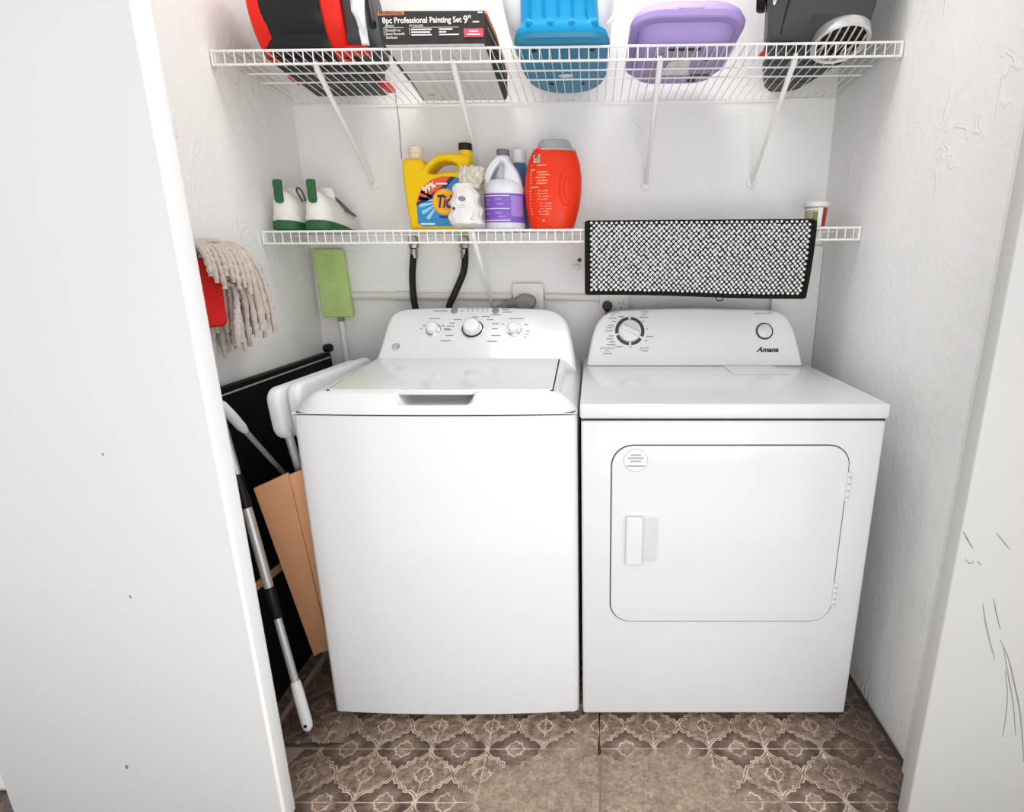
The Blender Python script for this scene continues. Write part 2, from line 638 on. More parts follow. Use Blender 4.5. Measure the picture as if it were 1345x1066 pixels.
def dash(fr, u, v, wd, ht, mat, parent, name='print_line'):
    """a line of print too small to read"""
    x0, x1, y0, y1 = u - wd / 2, u + wd / 2, v - ht / 2, v + ht / 2
    V = [fr @ Vector((x, y, z)) for z in (-0.0004, 0.0005) for y in (y0, y1) for x in (x0, x1)]
    return mk(name, (V, box(0, 1, 0, 1, 0, 1)[1]), mat, parent, None)


def shear_up(o):
    """seat a thing's mesh on the slightly sloping upper shelf"""
    for v in o.data.vertices:
        v.co.z += 0.0117 * v.co.x - 0.065 * (v.co.y - 1.60)
    o.data.update()


# ================================================================== setting
LX, RX, BY = -1.0, 0.812, 2.005
ZC = 2.45

floor = mk('floor', box(-2.6, 2.6, -2.6, 2.3, -0.12, -0.010), 'subfloor', None, None)
tag(floor, 'worn brown patterned tile floor with cracked joints', 'floor', kind='structure')


def poly_tile(name, pts, z1, mat, jag=0.0):
    P = []
    for i, p in enumerate(pts):
        q = pts[(i + 1) % len(pts)]
        L = math.hypot(q[0] - p[0], q[1] - p[1])
        k = max(1, int(L / 0.03)) if jag else 1
        for j in range(k):
            t = j / k
            P.append((p[0] + (q[0] - p[0]) * t + (RND.uniform(-jag, jag) if j else 0),
                      p[1] + (q[1] - p[1]) * t + (RND.uniform(-jag, jag) if j else 0)))
    return plate(name, P, z1 + 0.0115, 0.0015, frame((0, 0, z1), EX, EY), mat, floor, 1)


poly_tile('tile', [(-0.775, 0.27), (0.0165, 0.27), (0.0165, 1.990), (-0.862, 1.990), (-0.862, 1.62), (-0.69, 1.36), (-0.665, 1.172),
                   (-0.757, 1.152), (-0.792, 1.055), (-0.795, 0.9)], 0.0, 'tile', 0.0025)
poly_tile('tile', [(-0.868, 1.171), (-0.70, 1.178), (-0.712, 1.345), (-0.868, 1.590)], -0.002, 'tile', 0.002)
poly_tile('tile', [(-0.985, 1.160), (-0.892, 1.160), (-0.892, 1.985), (-0.985, 1.985)], -0.001, 'tile', 0.002)
poly_tile('tile', [(0.0215, 0.27), (0.780, 0.27), (0.770, 1.03), (0.790, 1.10), (0.790, 1.985), (0.0215, 1.985)], 0.001, 'tile', 0.003)
for (a, b_) in ((-2.5, -1.68), (-1.665, -0.80), (0.79, 1.65), (1.665, 2.5)):
    poly_tile('tile', [(a, 0.27), (b_, 0.27), (b_, 1.03), (a, 1.03)], 0.0, 'tile')
poly_tile('bounce_slab', [(-2.58, -2.58), (2.58, -2.58), (2.58, 0.258), (-2.58, 0.258)], 0.0, 'bounce')  # added pale slab out of view, bounces light up onto the doors
poly_tile('grout_strip', [(-0.890, 1.16), (-0.870, 1.16), (-0.870, 1.98), (-0.890, 1.98)], -0.004, 'grout', 0.001)
poly_tile('grout_strip', [(0.010, 0.28), (0.028, 0.28), (0.028, 1.15), (0.010, 1.13)], -0.004, 'grout', 0.001)
poly_tile('mortar_patch', [(-0.72, 1.180), (-0.66, 1.176), (-0.69, 1.36), (-0.715, 1.35)], -0.005, 'bare', 0.002)
poly_tile('mortar_patch', [(-0.868, 1.02), (-0.80, 1.02), (-0.80, 1.06), (-0.765, 1.155), (-0.70, 1.166), (-0.868, 1.164)], -0.006, 'bare', 0.002)

wb = mk('wall_back', box(LX - 0.1, RX + 0.1, BY, BY + 0.1, -0.1, ZC + 0.1), 'wall', None, None)
tag(wb, 'rough white plaster wall behind the machines', 'wall', kind='structure')
wl = mk('wall_left', box(LX - 0.1, LX, 1.04, BY, -0.1, ZC + 0.1), 'wall', None, None)
tag(wl, 'white plaster side wall behind the string mop', 'wall', kind='structure')
wr = mk('wall_right', box(RX, RX + 0.1, 1.04, BY, -0.1, ZC + 0.1), 'wall_r', None, None)
tag(wr, 'white trowelled plaster side wall beside the dryer', 'wall', kind='structure')
ce = mk('ceiling', box(LX - 0.1, RX + 0.1, 1.04, BY + 0.1, ZC, ZC + 0.1), 'ceiling', None, None)
tag(ce, 'white closet ceiling', 'ceiling', kind='structure')
for nm, a, b_ in (('wall_front_left', -2.6, -0.80), ('wall_front_right', RX + 0.0, 2.6)):
    o = mk(nm, box(a, b_, 1.045, 1.10, -0.1, 2.7), 'wall', None, None)
    tag(o, 'white wall beside the closet opening', 'wall', kind='structure')
hd = mk('wall_header', box(-0.80, RX, 1.045, 1.10, 2.12, 2.7), 'wall', None, None)
tag(hd, 'white wall above the closet opening', 'wall', kind='structure')

t1 = bbox('trim_1', -0.81, -0.777, 1.035, 1.105, 0.0, 2.12, 'trim', None, 0.003)
tag(t1, 'bright white door jamb in front of the mop', 'jamb', kind='structure')
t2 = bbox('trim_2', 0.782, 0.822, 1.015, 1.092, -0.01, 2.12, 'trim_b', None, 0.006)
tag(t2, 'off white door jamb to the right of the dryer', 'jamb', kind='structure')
t3 = bbox('trim_3', 0.645, RX - 0.001, 1.975, BY - 0.001, 0.0, 1.30, 'wall', None, 0.003)
tag(t3, 'narrow plaster chase in the back corner behind the dryer', 'trim', kind='structure')

d1 = empty('door_1', (-1.03, 0.995, 0.0), 'plain white flush door standing open on the left', 'door', kind='structure')
plate('door_leaf', rrect(-1.304, 0.012, -0.699, 2.10, 0.004, 2), 0.036, 0.003, frame((0, 0.945, 0), EX, EZ), 'door', d1)
plate('edge_strip', rrect(-0.703, 0.013, -0.692, 2.10, 0.002, 2), 0.036, 0.002, frame((0, 0.946, 0), EX, EZ), 'trim', d1)
for z in (0.25, 1.05, 1.85):
    mk('hinge', lathe([(0.006, 0), (0.006, 0.09)], (-1.310, 0.985, z), n=10), 'chrome', d1)
for z, x, s in ((0.60, -0.92, 0.004), (0.175, -1.02, 0.006), (0.90, -0.905, 0.003)):
    plate('scuff_mark', ell(x, z, s * 0.6, s), 0.0006, 0.0002, frame((0, 0.9447, 0), EX, EZ), 'scuff', d1, 0)

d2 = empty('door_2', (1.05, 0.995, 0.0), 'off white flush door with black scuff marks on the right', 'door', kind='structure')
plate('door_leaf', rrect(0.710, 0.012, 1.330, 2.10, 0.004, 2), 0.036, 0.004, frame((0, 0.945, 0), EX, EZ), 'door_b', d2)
for z in (0.25, 1.05, 1.85):
    mk('hinge', lathe([(0.006, 0), (0.006, 0.09)], (1.335, 0.985, z), n=10), 'chrome', d2)


def mark(pts, wd, parent=None, y=0.9445):
    P = [Vector((p[0], y, p[1])) for p in pts]
    V, F = [], []
    for i, p in enumerate(P):
        t = (P[min(i + 1, len(P) - 1)] - P[max(i - 1, 0)]).normalized()
        s = Vector((t.z, 0, -t.x)) * wd * (0.35 + 0.65 * math.sin(math.pi * (i + 0.4) / (len(P))))
        V += [p + s, p - s, p + s + EY * 0.0008, p - s + EY * 0.0008]
    for i in range(len(P) - 1):
        k = i * 4
        F += [(k, k + 1, k + 5, k + 4), (k + 2, k + 6, k + 7, k + 3), (k, k + 4, k + 6, k + 2), (k + 1, k + 3, k + 7, k + 5)]
    F += [(0, 2, 3, 1), (len(V) - 4, len(V) - 3, len(V) - 1, len(V) - 2)]
    return mk('scuff_mark', (V, F), 'scuff', parent, None)


SCUFFS = [([(0.713, 0.743), (0.725, 0.725), (0.738, 0.707)], 0.0016),
          ([(0.778, 0.739), (0.794, 0.722), (0.811, 0.704)], 0.0011),
          ([(0.727, 0.684), (0.738, 0.674), (0.745, 0.679)], 0.0011),
          ([(0.752, 0.679), (0.76, 0.671)], 0.0011),
          ([(0.78, 0.585), (0.792, 0.545), (0.809, 0.5), (0.829, 0.453)], 0.0013),
          ([(0.799, 0.597), (0.811, 0.563), (0.826, 0.525)], 0.0012),
          ([(0.831, 0.5), (0.857, 0.454), (0.879, 0.398), (0.904, 0.331), (0.924, 0.261), (0.942, 0.19)], 0.0015),
          ([(0.841, 0.482), (0.863, 0.417), (0.889, 0.341), (0.91, 0.261)], 0.0011),
          ([(0.855, 0.427), (0.871, 0.37), (0.879, 0.311), (0.883, 0.255)], 0.0009)]
for pts, wd in SCUFFS:
    mark(smooth(pts, 4, False), wd, d2)

# pipe run and hairline wire on the back wall
cd = empty('wall_conduit', (-0.42, BY - 0.012, 1.118), 'white painted conduit running along the back wall behind the washer', 'conduit')
mk('pipe', tube([(-0.90, BY - 0.013, 1.128), (-0.29, BY - 0.013, 1.124)], 0.013, 10), 'plate', cd)
mk('pipe', tube([(-0.17, BY - 0.013, 1.124), (0.025, BY - 0.013, 1.120)], 0.013, 10), 'plate', cd)
mk('coupling', tube([(-0.71, BY - 0.013, 1.127), (-0.66, BY - 0.013, 1.127)], 0.0165, 10), 'plate', cd)
o = mk('wall_wire', tube([(-0.655, BY - 0.001, 1.80), (-0.650, BY - 0.001, 1.70), (-0.652, BY - 0.001, 1.62), (-0.651, BY - 0.001, 1.585)], 0.0016, 5), 'ink_g')
tag(o, 'thin grey wire running down the back wall to the yellow jug', 'wire')


# ================================================================== wire shelves
def wire_shelf(label, yf, yb, zfun, lip, x0, x1, extra, braces, n_step=0.0257, r=0.0016, R=0.0032):
    e = empty('wire_shelf', ((x0 + x1) / 2, yb, zfun(0, yb)), label, 'shelf')
    def rail(name, y, dz, rad, xa=x0, xb=x1):
        return mk(name, tube([(xa, y, zfun(xa, y) + dz), ((xa + xb) / 2, y, zfun((xa + xb) / 2, y) + dz - 0.001), (xb, y, zfun(xb, y) + dz)], rad, 7), 'wire', e)
    rail('front_rail', yf, 0, R)
    rail('lip_rail', yf + 0.002, -lip, R, x0 + 0.004, x1 - 0.004)
    rail('back_rail', yb, 0, R * 0.8)
    for y in extra:
        rail('support_rail', y, -0.004, R * 0.75, x0 + 0.01, x1 - 0.01)
    xm = (x0 + x1) / 2
    base = tube([(0, yb, zfun(xm, yb) + 0.0025), (0, yf + 0.004, zfun(xm, yf) + 0.0025), (0, yf - 0.001, zfun(xm, yf) + 0.001),
                 (0, yf - 0.001, zfun(xm, yf) - lip)], r, 5)
    me = mesh(base, 'cross_wire')
    first = True
    x = x0 + 0.008
    while x < x1 - 0.004:
        o = put('cross_wire', me, 'wire', e, 40 if first else None)
        first = False
        o.location = (x, 0, zfun(x, yf) - zfun(xm, yf))
        x += n_step
    for (bx, ytop, zt, ybot, zb) in braces:
        b = mk('brace', tube([(bx, ytop, zt + 0.008), (bx, ytop + 0.006, zt - 0.008), (bx, (ytop + ybot) / 2, (zt + zb) / 2), (bx, ybot, zb)],
                             [0.006, 0.0085, 0.0062, 0.0062], 8), 'wire', e)
        mk('wall_clip', lathe([(0.016, 0), (0.016, 0.004), (0.010, 0.008), (0.006, 0.009)], (bx, BY - 0.0005, zb - 0.006), (0, -1, 0), 14), 'wire', b)
        mk('screw', lathe([(0.005, 0), (0.005, 0.003)], (bx, BY - 0.0085, zb - 0.006), (0, -1, 0), 8), 'steel', b)
    for xx in (x0, x1):
        bbox('end_bracket', xx - 0.004, xx + 0.004, yf - 0.002, yf + 0.02, zfun(xx, yf) - lip - 0.004, zfun(xx, yf) + 0.005, 'wire', e, 0.002, 1)
    return e


def z_up(x, y):
    return 1.79 + 0.0117 * x - 0.065 * (y - 1.60) - 0.003


def z_lo(x, y):
    return 1.3435 + 0.0068 * x - 0.004


wire_shelf('upper white wire shelf with four slanting wall braces', 1.60, 1.998, z_up, 0.031, LX + 0.006, RX - 0.006, (1.735, 1.80),
           [(-0.755, 1.665, 1.765, 1.992, 1.512), (-0.378, 1.66, 1.768, 1.992, 1.512), (0.184, 1.655, 1.775, 1.992, 1.505), (0.548, 1.65, 1.780, 1.992, 1.512)])
wire_shelf('lower white wire shelf holding the detergent bottles and shoes', 1.71, 1.998, z_lo, 0.034, LX + 0.006, RX - 0.006, (1.85,),
           [(-0.362, 1.722, 1.325, 1.992, 1.085)])

# ================================================================== washer
WX0, WX1, WXC = -0.727, -0.037, -0.382
wa = empty('washing_machine', (WXC, 1.6, 0.0), 'white top loading washing machine with three control knobs', 'washing machine')


def bow(x, y0=1.258, d=0.012):
    t = (x - WXC) / (WX1 - WXC)
    return y0 - d * (1 - t * t)


def w_outline(ins=0.0, yb=1.93):
    P = []
    x0, x1 = WX0 + ins, WX1 - ins
    r = 0.014
    for k in range(25):
        x = x0 + r + (x1 - x0 - 2 * r) * k / 24
        P.append((x, bow(x) + ins))
    for a in (-60, -30, 0):
        P.append((x1 - r + r * math.cos(math.radians(a)), bow(x1) + ins + r + r * math.sin(math.radians(a))))
    P += [(x1, yb - ins), (x0, yb - ins)]
    for a in (180, 210, 240):
        P.append((x0 + r + r * math.cos(math.radians(a)), bow(x0) + ins + r + r * math.sin(math.radians(a))))
    return P


plate('cabinet', w_outline(), 0.869, 0.003, frame((0, 0, 0.887), EX, EY), 'enamel', wa)
plate('top_seam', w_outline(0.0035), 0.008, 0.0, frame((0, 0, 0.892), EX, EY), 'gap', wa, 0)
for fx in (WX0 + 0.05, WX1 - 0.05):
    for fy in (1.32, 1.86):
        mk('foot', lathe([(0.022, 0.0), (0.022, 0.008), (0.012, 0.010), (0.012, 0.022)], (fx, fy, 0.0), n=14), 'black', wa)


def deck_z(x, y):
    def s(t):
        t = max(0.0, min(1.0, t))
        return 1 - (1 - t) ** 2.2
    yf = bow(x)
    dx = min(x - WX0, WX1 - x)
    h = min(s(dx / 0.068), s((y - yf) / 0.042))
    # soft corner
    cx, cy = max(0.0, 0.068 - dx) / 0.068, max(0.0, 0.042 - (y - yf)) / 0.042
    rr = math.hypot(cx, cy)
    h = min(h, s(1 - rr))
    top = 0.940 + max(0, y - 1.29) * 0.034 - 0.892
    z = 0.892 + top * h
    if x > -0.50 and x < -0.265 and y < 1.36:
        m = 1 - abs((x + 0.381) / 0.098) ** 3.2
        m = max(0.0, min(1.0, m * 1.7))
        q = max(0.0, min(1.0, (y - yf - 0.008) / 0.016))
        z -= 0.034 * m * q * q * (3 - 2 * q)
        z = max(z, 0.893)
    return z


xs = sorted(set([round(WX0 + (WX1 - WX0) * i / 92, 5) for i in range(93)]))
ts = [0, .0015, .003, .006, .009, .012, .015, .018, .021, .024, .028, .033, .04, .05, .06, .075, .1, .15, .25, .4, .55, .672]
V, F = [], []
for t in ts:
    for x in xs:
        y = bow(x) + t
        V.append((x, y, deck_z(x, y)))
nx_ = len(xs)
for j in range(len(ts) - 1):
    for i in range(nx_ - 1):
        F.append((j * nx_ + i, j * nx_ + i + 1, (j + 1) * nx_ + i + 1, (j + 1) * nx_ + i))
# underside closes the deck
k0 = len(V)
for x in xs:
    V.append((x, bow(x), 0.8905))
for x in xs:
    V.append((x, bow(x) + ts[-1], 0.8905))
for i in range(nx_ - 1):
    F.append((i, k0 + i, k0 + i + 1, i + 1))
    b0 = (len(ts) - 1) * nx_
    F.append((b0 + i, b0 + i + 1, k0 + nx_ + i + 1, k0 + nx_ + i))
    F.append((k0 + i, k0 + nx_ + i, k0 + nx_ + i + 1, k0 + i + 1))
mk('top_deck', (V, F), 'enamel', wa, 50)

lid_up = Vector((0, 1, 0.034)).normalized()
lidf = frame((0, 1.288, 0.9435), EX, lid_up)
lid_o = [(-0.640, 0.0), (-0.472, 0.0), (-0.462, -0.004), (-0.300, -0.004), (-0.290, 0.0), (-0.106, 0.0), (-0.098, 0.008), (-0.104, 0.372), (-0.108, 0.378), (-0.664, 0.378), (-0.668, 0.372), (-0.648, 0.007)]
plate('lid_gap', [(-0.6515, 0.003), (-0.095, 0.003), (-0.1005, 0.381), (-0.671, 0.381)], 0.004, 0.0, frame((0, 1.288, 0.9412), EX, lid_up), 'gap', wa, 0)
plate('lid', lid_o, 0.013, 0.0025, lidf, 'enamel_lid', wa, 3)

WA_, WB_ = Vector((0, 1.665, 0.955)), Vector((0, 1.80, 1.105))
wv_ = (WB_ - WA_).normalized()
wn = EX.cross(wv_)
wf = frame(WA_, EX, wv_)
wo = [(-0.684, -0.045), (-0.678, -0.012), (-0.671, 0.02), (-0.666, 0.087), (-0.662, 0.141), (-0.650, 0.174), (-0.618, 0.193), (-0.544, 0.199),
      (-0.382, 0.203), (-0.22, 0.199), (-0.144, 0.193), (-0.105, 0.174), (-0.078, 0.135), (-0.062, 0.058), (-0.054, 0.002), (-0.050, -0.045)]
wo = [wo[0]] + smooth(wo, 4, False)[1:]
plate('console', wo, 0.115, 0.014, wf, 'enamel', wa, 4)
wfp = frame(WA_ + wn * 0.0004, EX, wv_)


def knob(parent, fr, u, v, r, h, n_up, big=False):
    o = fr @ Vector((u, v, 0))
    mk('knob_bezel', lathe([(r * 1.32, -0.001), (r * 1.32, 0.002), (r * 1.18, 0.004), (r * 1.16, 0.004)], o, n_up, 32), 'chrome', parent)
    k = mk('knob', lathe([(r * 1.05, 0.002), (r * 1.0, h * 0.5), (r * 0.94, h * 0.85), (r * 0.82, h), (r * 0.5, h * 1.03), (0.0, h * 1.03)], o, n_up, 32), 'plastic_w', parent)
    mk('knob_band', lathe([(r * 1.08, 0.004), (r * 1.08, 0.008), (r * 1.0, 0.0082)], o, n_up, 32), 'chrome', k)
    return k


knob(wa, wf, -0.509, 0.108, 0.0185, 0.019, wn)
knob(wa, wf, -0.383, 0.110, 0.0275, 0.026, wn)
knob(wa, wf, -0.251, 0.108, 0.0185, 0.019, wn)
for u in (-0.450, -0.316):
    mk('indicator_button', lathe([(0.011, -0.001), (0.011, 0.003), (0.009, 0.004), (0.0, 0.004)], wf @ Vector((u, 0.183, 0)), wn, 18), 'plug', wa)
mk('knob_pointer', lathe([(0.0335, 0.003), (0.0335, 0.0045), (0.029, 0.0046)], wf @ Vector((-0.383, 0.110, 0)), wn, 28), 'gap', wa)
for u, v, wd in ((-0.511, 0.152, 0.040), (-0.480, 0.124, 0.012), (-0.466, 0.112, 0.022), (-0.54, 0.124, 0.012), (-0.550, 0.112, 0.008),
                 (-0.436, 0.148, 0.028), (-0.452, 0.134, 0.018), (-0.456, 0.122, 0.026), (-0.462, 0.108, 0.026), (-0.455, 0.086, 0.026), (-0.464, 0.066, 0.036),
                 (-0.380, 0.158, 0.020), (-0.345, 0.160, 0.030), (-0.330, 0.148, 0.022), (-0.312, 0.132, 0.026), (-0.312, 0.112, 0.022), (-0.306, 0.086, 0.034), (-0.316, 0.064, 0.036),
                 (-0.247, 0.152, 0.052), (-0.212, 0.128, 0.014), (-0.206, 0.104, 0.014), (-0.208, 0.092, 0.014), (-0.214, 0.080, 0.012), (-0.288, 0.130, 0.010),
                 (-0.495, 0.183, 0.050), (-0.425, 0.183, 0.008), (-0.283, 0.187, 0.026), (-0.276, 0.178, 0.036), (-0.314, 0.167, 0.038)):
    dash(wfp, u, v, wd * 0.9, 0.0034, 'ink_g', wa)
for u in (-0.405, -0.390, -0.374, -0.358, -0.343):
    dash(wfp, u, 0.190, 0.009, 0.003, 'ink_g', wa)
    dash(wfp, u, 0.182, 0.005, 0.003, 'ink_g', wa)
lg = frame(wf @ Vector((-0.618, 0.044, 0.0006)), EX, wv_)
plate('logo_ring', [ell(0, 0, 0.0125, 0.0125), ell(0, 0, 0.0095, 0.0095)], 0.0008, 0.0, lg, 'ink_g', wa, 0)
lettering('GE', 0.014, lg, 'ink_g', wa, shear=0.3, bold=0.0004, name='logo_lettering')

# ================================================================== dryer
DX0, DX1, DYF = -0.027, 0.710, 1.252
dr = empty('clothes_dryer', (0.34, 1.6, 0.0), 'white front loading clothes dryer with dial and round sticker', 'dryer')
bbox('cabinet', DX0, DX1, DYF, 1.945, 0.016, 0.876, 'enamel_d', dr, 0.008, 3)
bbox('top_seam', DX0 + 0.003, DX1 - 0.003, DYF + 0.003, 1.94, 0.870, 0.884, 'gap', dr, 0.0)
bbox('top_panel', DX0 - 0.003, DX1 + 0.003, DYF - 0.006, 1.948, 0.880, 0.917, 'enamel_d', dr, 0.007, 3)
for fx in (DX0 + 0.05, DX1 - 0.05):
    for fy in (1.32, 1.88):
        mk('foot', lathe([(0.022, 0.0), (0.022, 0.008), (0.012, 0.010), (0.012, 0.022)], (fx, fy, 0.0), n=14), 'black', dr)
# lint screen door
lf = frame((0, 0, 0.9178), EX, EY)
plate('lint_seam', rrect(0.425, 1.600, 0.592, 1.738, 0.004), 0.003, 0.0, frame((0, 0, 0.9176), EX, EY), 'ink_g', dr, 0)
plate('lint_door', rrect(0.4262, 1.6012, 0.5908, 1.745, 0.004), 0.003, 0.0006, frame((0, 0, 0.9184), EX, EY), 'enamel_d', dr, 1)
# console
DA, DB = Vector((0, 1.751, 0.917)), Vector((0, 1.83, 1.098))
dv = (DB - DA).normalized()
dn = EX.cross(dv)
df = frame(DA, EX, dv)
do = [(-0.022, -0.025), (-0.020, -0.003), (-0.013, 0.038), (0.0, 0.103), (0.018, 0.150), (0.048, 0.180), (0.094, 0.192), (0.208, 0.197), (0.335, 0.2), (0.462, 0.197),
      (0.576, 0.194), (0.627, 0.184), (0.656, 0.158), (0.675, 0.103), (0.688, 0.03), (0.692, -0.003), (0.694, -0.025)]
do = [do[0]] + smooth(do, 4, False)[1:]
plate('console', do, 0.105, 0.013, df, 'console_lift', dr, 4)
bbox('console_seam', -0.024, 0.697, 1.742, 1.76, 0.9165, 0.9182, 'ink_g', dr, 0.0)
dfp = frame(DA + dn * 0.0005, EX, dv)
ko = df @ Vector((0.124, 0.116, 0))
mk('dial_skirt', lathe([(0.049, -0.001), (0.049, 0.002), (0.0, 0.002)], ko, dn, 40), 'plastic_w', dr)
# black arc segments round the dial


def arc_plate(name, fr, cu, cv, r0, r1, a0, a1, mat, parent, th=0.0014):
    n = max(3, int((a1 - a0) / 6))
    P = [(cu + r1 * math.cos(math.radians(a0 + (a1 - a0) * k / n)), cv + r1 * math.sin(math.radians(a0 + (a1 - a0) * k / n))) for k in range(n + 1)]
    P += [(cu + r0 * math.cos(math.radians(a1 + (a0 - a1) * k / n)), cv + r0 * math.sin(math.radians(a1 + (a0 - a1) * k / n))) for k in range(n + 1)]
    return plate(name, P, th, 0.0, fr, mat, parent, 0)


dfa = frame(DA + dn * 0.0032, EX, dv)
for a0, a1 in ((-24, 84), (96, 190), (200, 266), (276, 324)):
    arc_plate('dial_arc', dfa, 0.124, 0.116, 0.038, 0.0485, a0, a1, 'ink', dr)
mk('dial_knob', lathe([(0.037, 0.002), (0.036, 0.012), (0.032, 0.014), (0.0, 0.014)], ko, dn, 36), 'plastic_w', dr)
kf = frame(ko + dn * 0.026, EX * math.cos(-0.45) + dv * math.sin(-0.45), dv * math.cos(-0.45) - EX * math.sin(-0.45))
plate('dial_grip', rrect(-0.033, -0.008, 0.033, 0.008, 0.006), 0.014, 0.004, kf, 'plastic_w', dr, 2)
bo = df @ Vector((0.570, 0.116, 0))
mk('button_ring', lathe([(0.0285, -0.001), (0.0285, 0.003), (0.0235, 0.004), (0.0235, 0.001)], bo, dn, 36), 'ink', dr)
mk('start_button', lathe([(0.0235, 0.0), (0.0235, 0.006), (0.019, 0.009), (0.0, 0.0095)], bo, dn, 32), 'plastic_w', dr)
lettering('Amana', 0.0225, frame(dfp @ Vector((0.577, 0.053, 0.0004)), EX, dv), 'ink', dr, shear=0.35, bold=0.0009, name='brand_lettering', sx=1.1)
lettering('PUSH TO START', 0.0085, frame(dfp @ Vector((0.570, 0.177, 0.0002)), EX, dv), 'ink_g', dr)
lettering('AUTOMATIC', 0.0085, frame(dfp @ Vector((0.068, 0.180, 0.0002)), EX, dv), 'ink_g', dr)
lettering('DRY', 0.0085, frame(dfp @ Vector((0.068, 0.171, 0.0002)), EX, dv), 'ink_g', dr)
lettering('TIMED', 0.0085, frame(dfp @ Vector((0.173, 0.182, 0.0002)), EX, dv), 'ink_g', dr)
lettering('DRY', 0.0085, frame(dfp @ Vector((0.173, 0.173, 0.0002)), EX, dv), 'ink_g', dr)
lettering('AUTOMATIC', 0.0085, frame(dfp @ Vector((0.050, 0.058, 0.0002)), EX, dv), 'ink_g', dr)
lettering('DRY', 0.0085, frame(dfp @ Vector((0.050, 0.049, 0.0002)), EX, dv), 'ink_g', dr)
lettering('AIR DRY', 0.0085, frame(dfp @ Vector((0.172, 0.058, 0.0002)), EX, dv), 'ink_g', dr)
for u, v, wd in ((0.066, 0.161, 0.028), (0.072, 0.150, 0.014), (0.062, 0.136, 0.02), (0.058, 0.128, 0.022), (0.056, 0.118, 0.024), (0.062, 0.100, 0.014), (0.058, 0.090, 0.022),
                 (0.066, 0.080, 0.018), (0.062, 0.070, 0.03), (0.088, 0.064, 0.022), (0.126, 0.062, 0.008), (0.172, 0.164, 0.030), (0.168, 0.150, 0.006), (0.182, 0.124, 0.006),
                 (0.190, 0.098, 0.024), (0.178, 0.083, 0.010), (0.095, 0.166, 0.018), (0.050, 0.040, 0.030), (0.172, 0.049, 0.024)):
    dash(dfp, u, v, wd, 0.003, 'ink_g', dr)
# door
ff = frame((0, DYF - 0.0008, 0), EX, EZ)
plate('door_gap', rrect(0.0455, 0.317, 0.633, 0.8145, 0.055, 8), 0.004, 0.0, ff, 'gap', dr, 0)
dd = plate('door', rrect(0.0480, 0.3188, 0.6312, 0.812, 0.053, 8), 0.010, 0.004, frame((0, DYF - 0.0045, 0), EX, EZ), 'enamel_d', dr, 3)
hf = frame((0, DYF - 0.0048, 0), EX, EZ)
plate('handle_recess', rrect(0.078, 0.490, 0.170, 0.634, 0.014, 5), 0.002, 0.0008, frame((0, DYF - 0.0052, 0), EX, EZ), 'enamel_d', dd, 2)
plate('handle_pocket', rrect(0.112, 0.500, 0.166, 0.626, 0.012, 5), 0.002, 0.0006, frame((0, DYF - 0.0058, 0), EX, EZ), 'pocket', dd, 2)
plate('handle_grip', rrect(0.084, 0.492, 0.128, 0.628, 0.006, 4), 0.015, 0.005, frame((0, DYF - 0.017, 0), EX, EZ), 'enamel_d', dd, 3)
st = plate('sticker', ell(0.1065, 0.775, 0.029, 0.029), 0.0006, 0.0, frame((0, DYF - 0.0051, 0), EX, EZ), 'paper', dd, 0)
plate('sticker_edge', [ell(0.1065, 0.775, 0.0298, 0.0298), ell(0.1065, 0.775, 0.0286, 0.0286)], 0.0004, 0.0, frame((0, DYF - 0.0053, 0), EX, EZ), 'ink_g', dd, 0)
sf = frame((0, DYF - 0.0056, 0), EX, EZ)
for v, wd in ((0.789, 0.026), (0.781, 0.038), (0.773, 0.027), (0.7605, 0.044)):
    dash(sf, 0.1065, v, wd, 0.0036, 'ink_g', dd, 'sticker_print')
for z0, z1 in ((0.665, 0.745), (0.362, 0.435)):
    hg = bbox('hinge', 0.630, 0.640, DYF - 0.008, DYF + 0.002, z0, z1, 'enamel_d', dr, 0.002, 1)
    for k in range(4):
        zz = z0 + (k + 0.7) * (z1 - z0) / 4.4
        bbox('hinge_slot', 0.6315, 0.6385, DYF - 0.0085, DYF - 0.0078, zz - 0.0015, zz + 0.0015, 'ink_g', hg, 0)

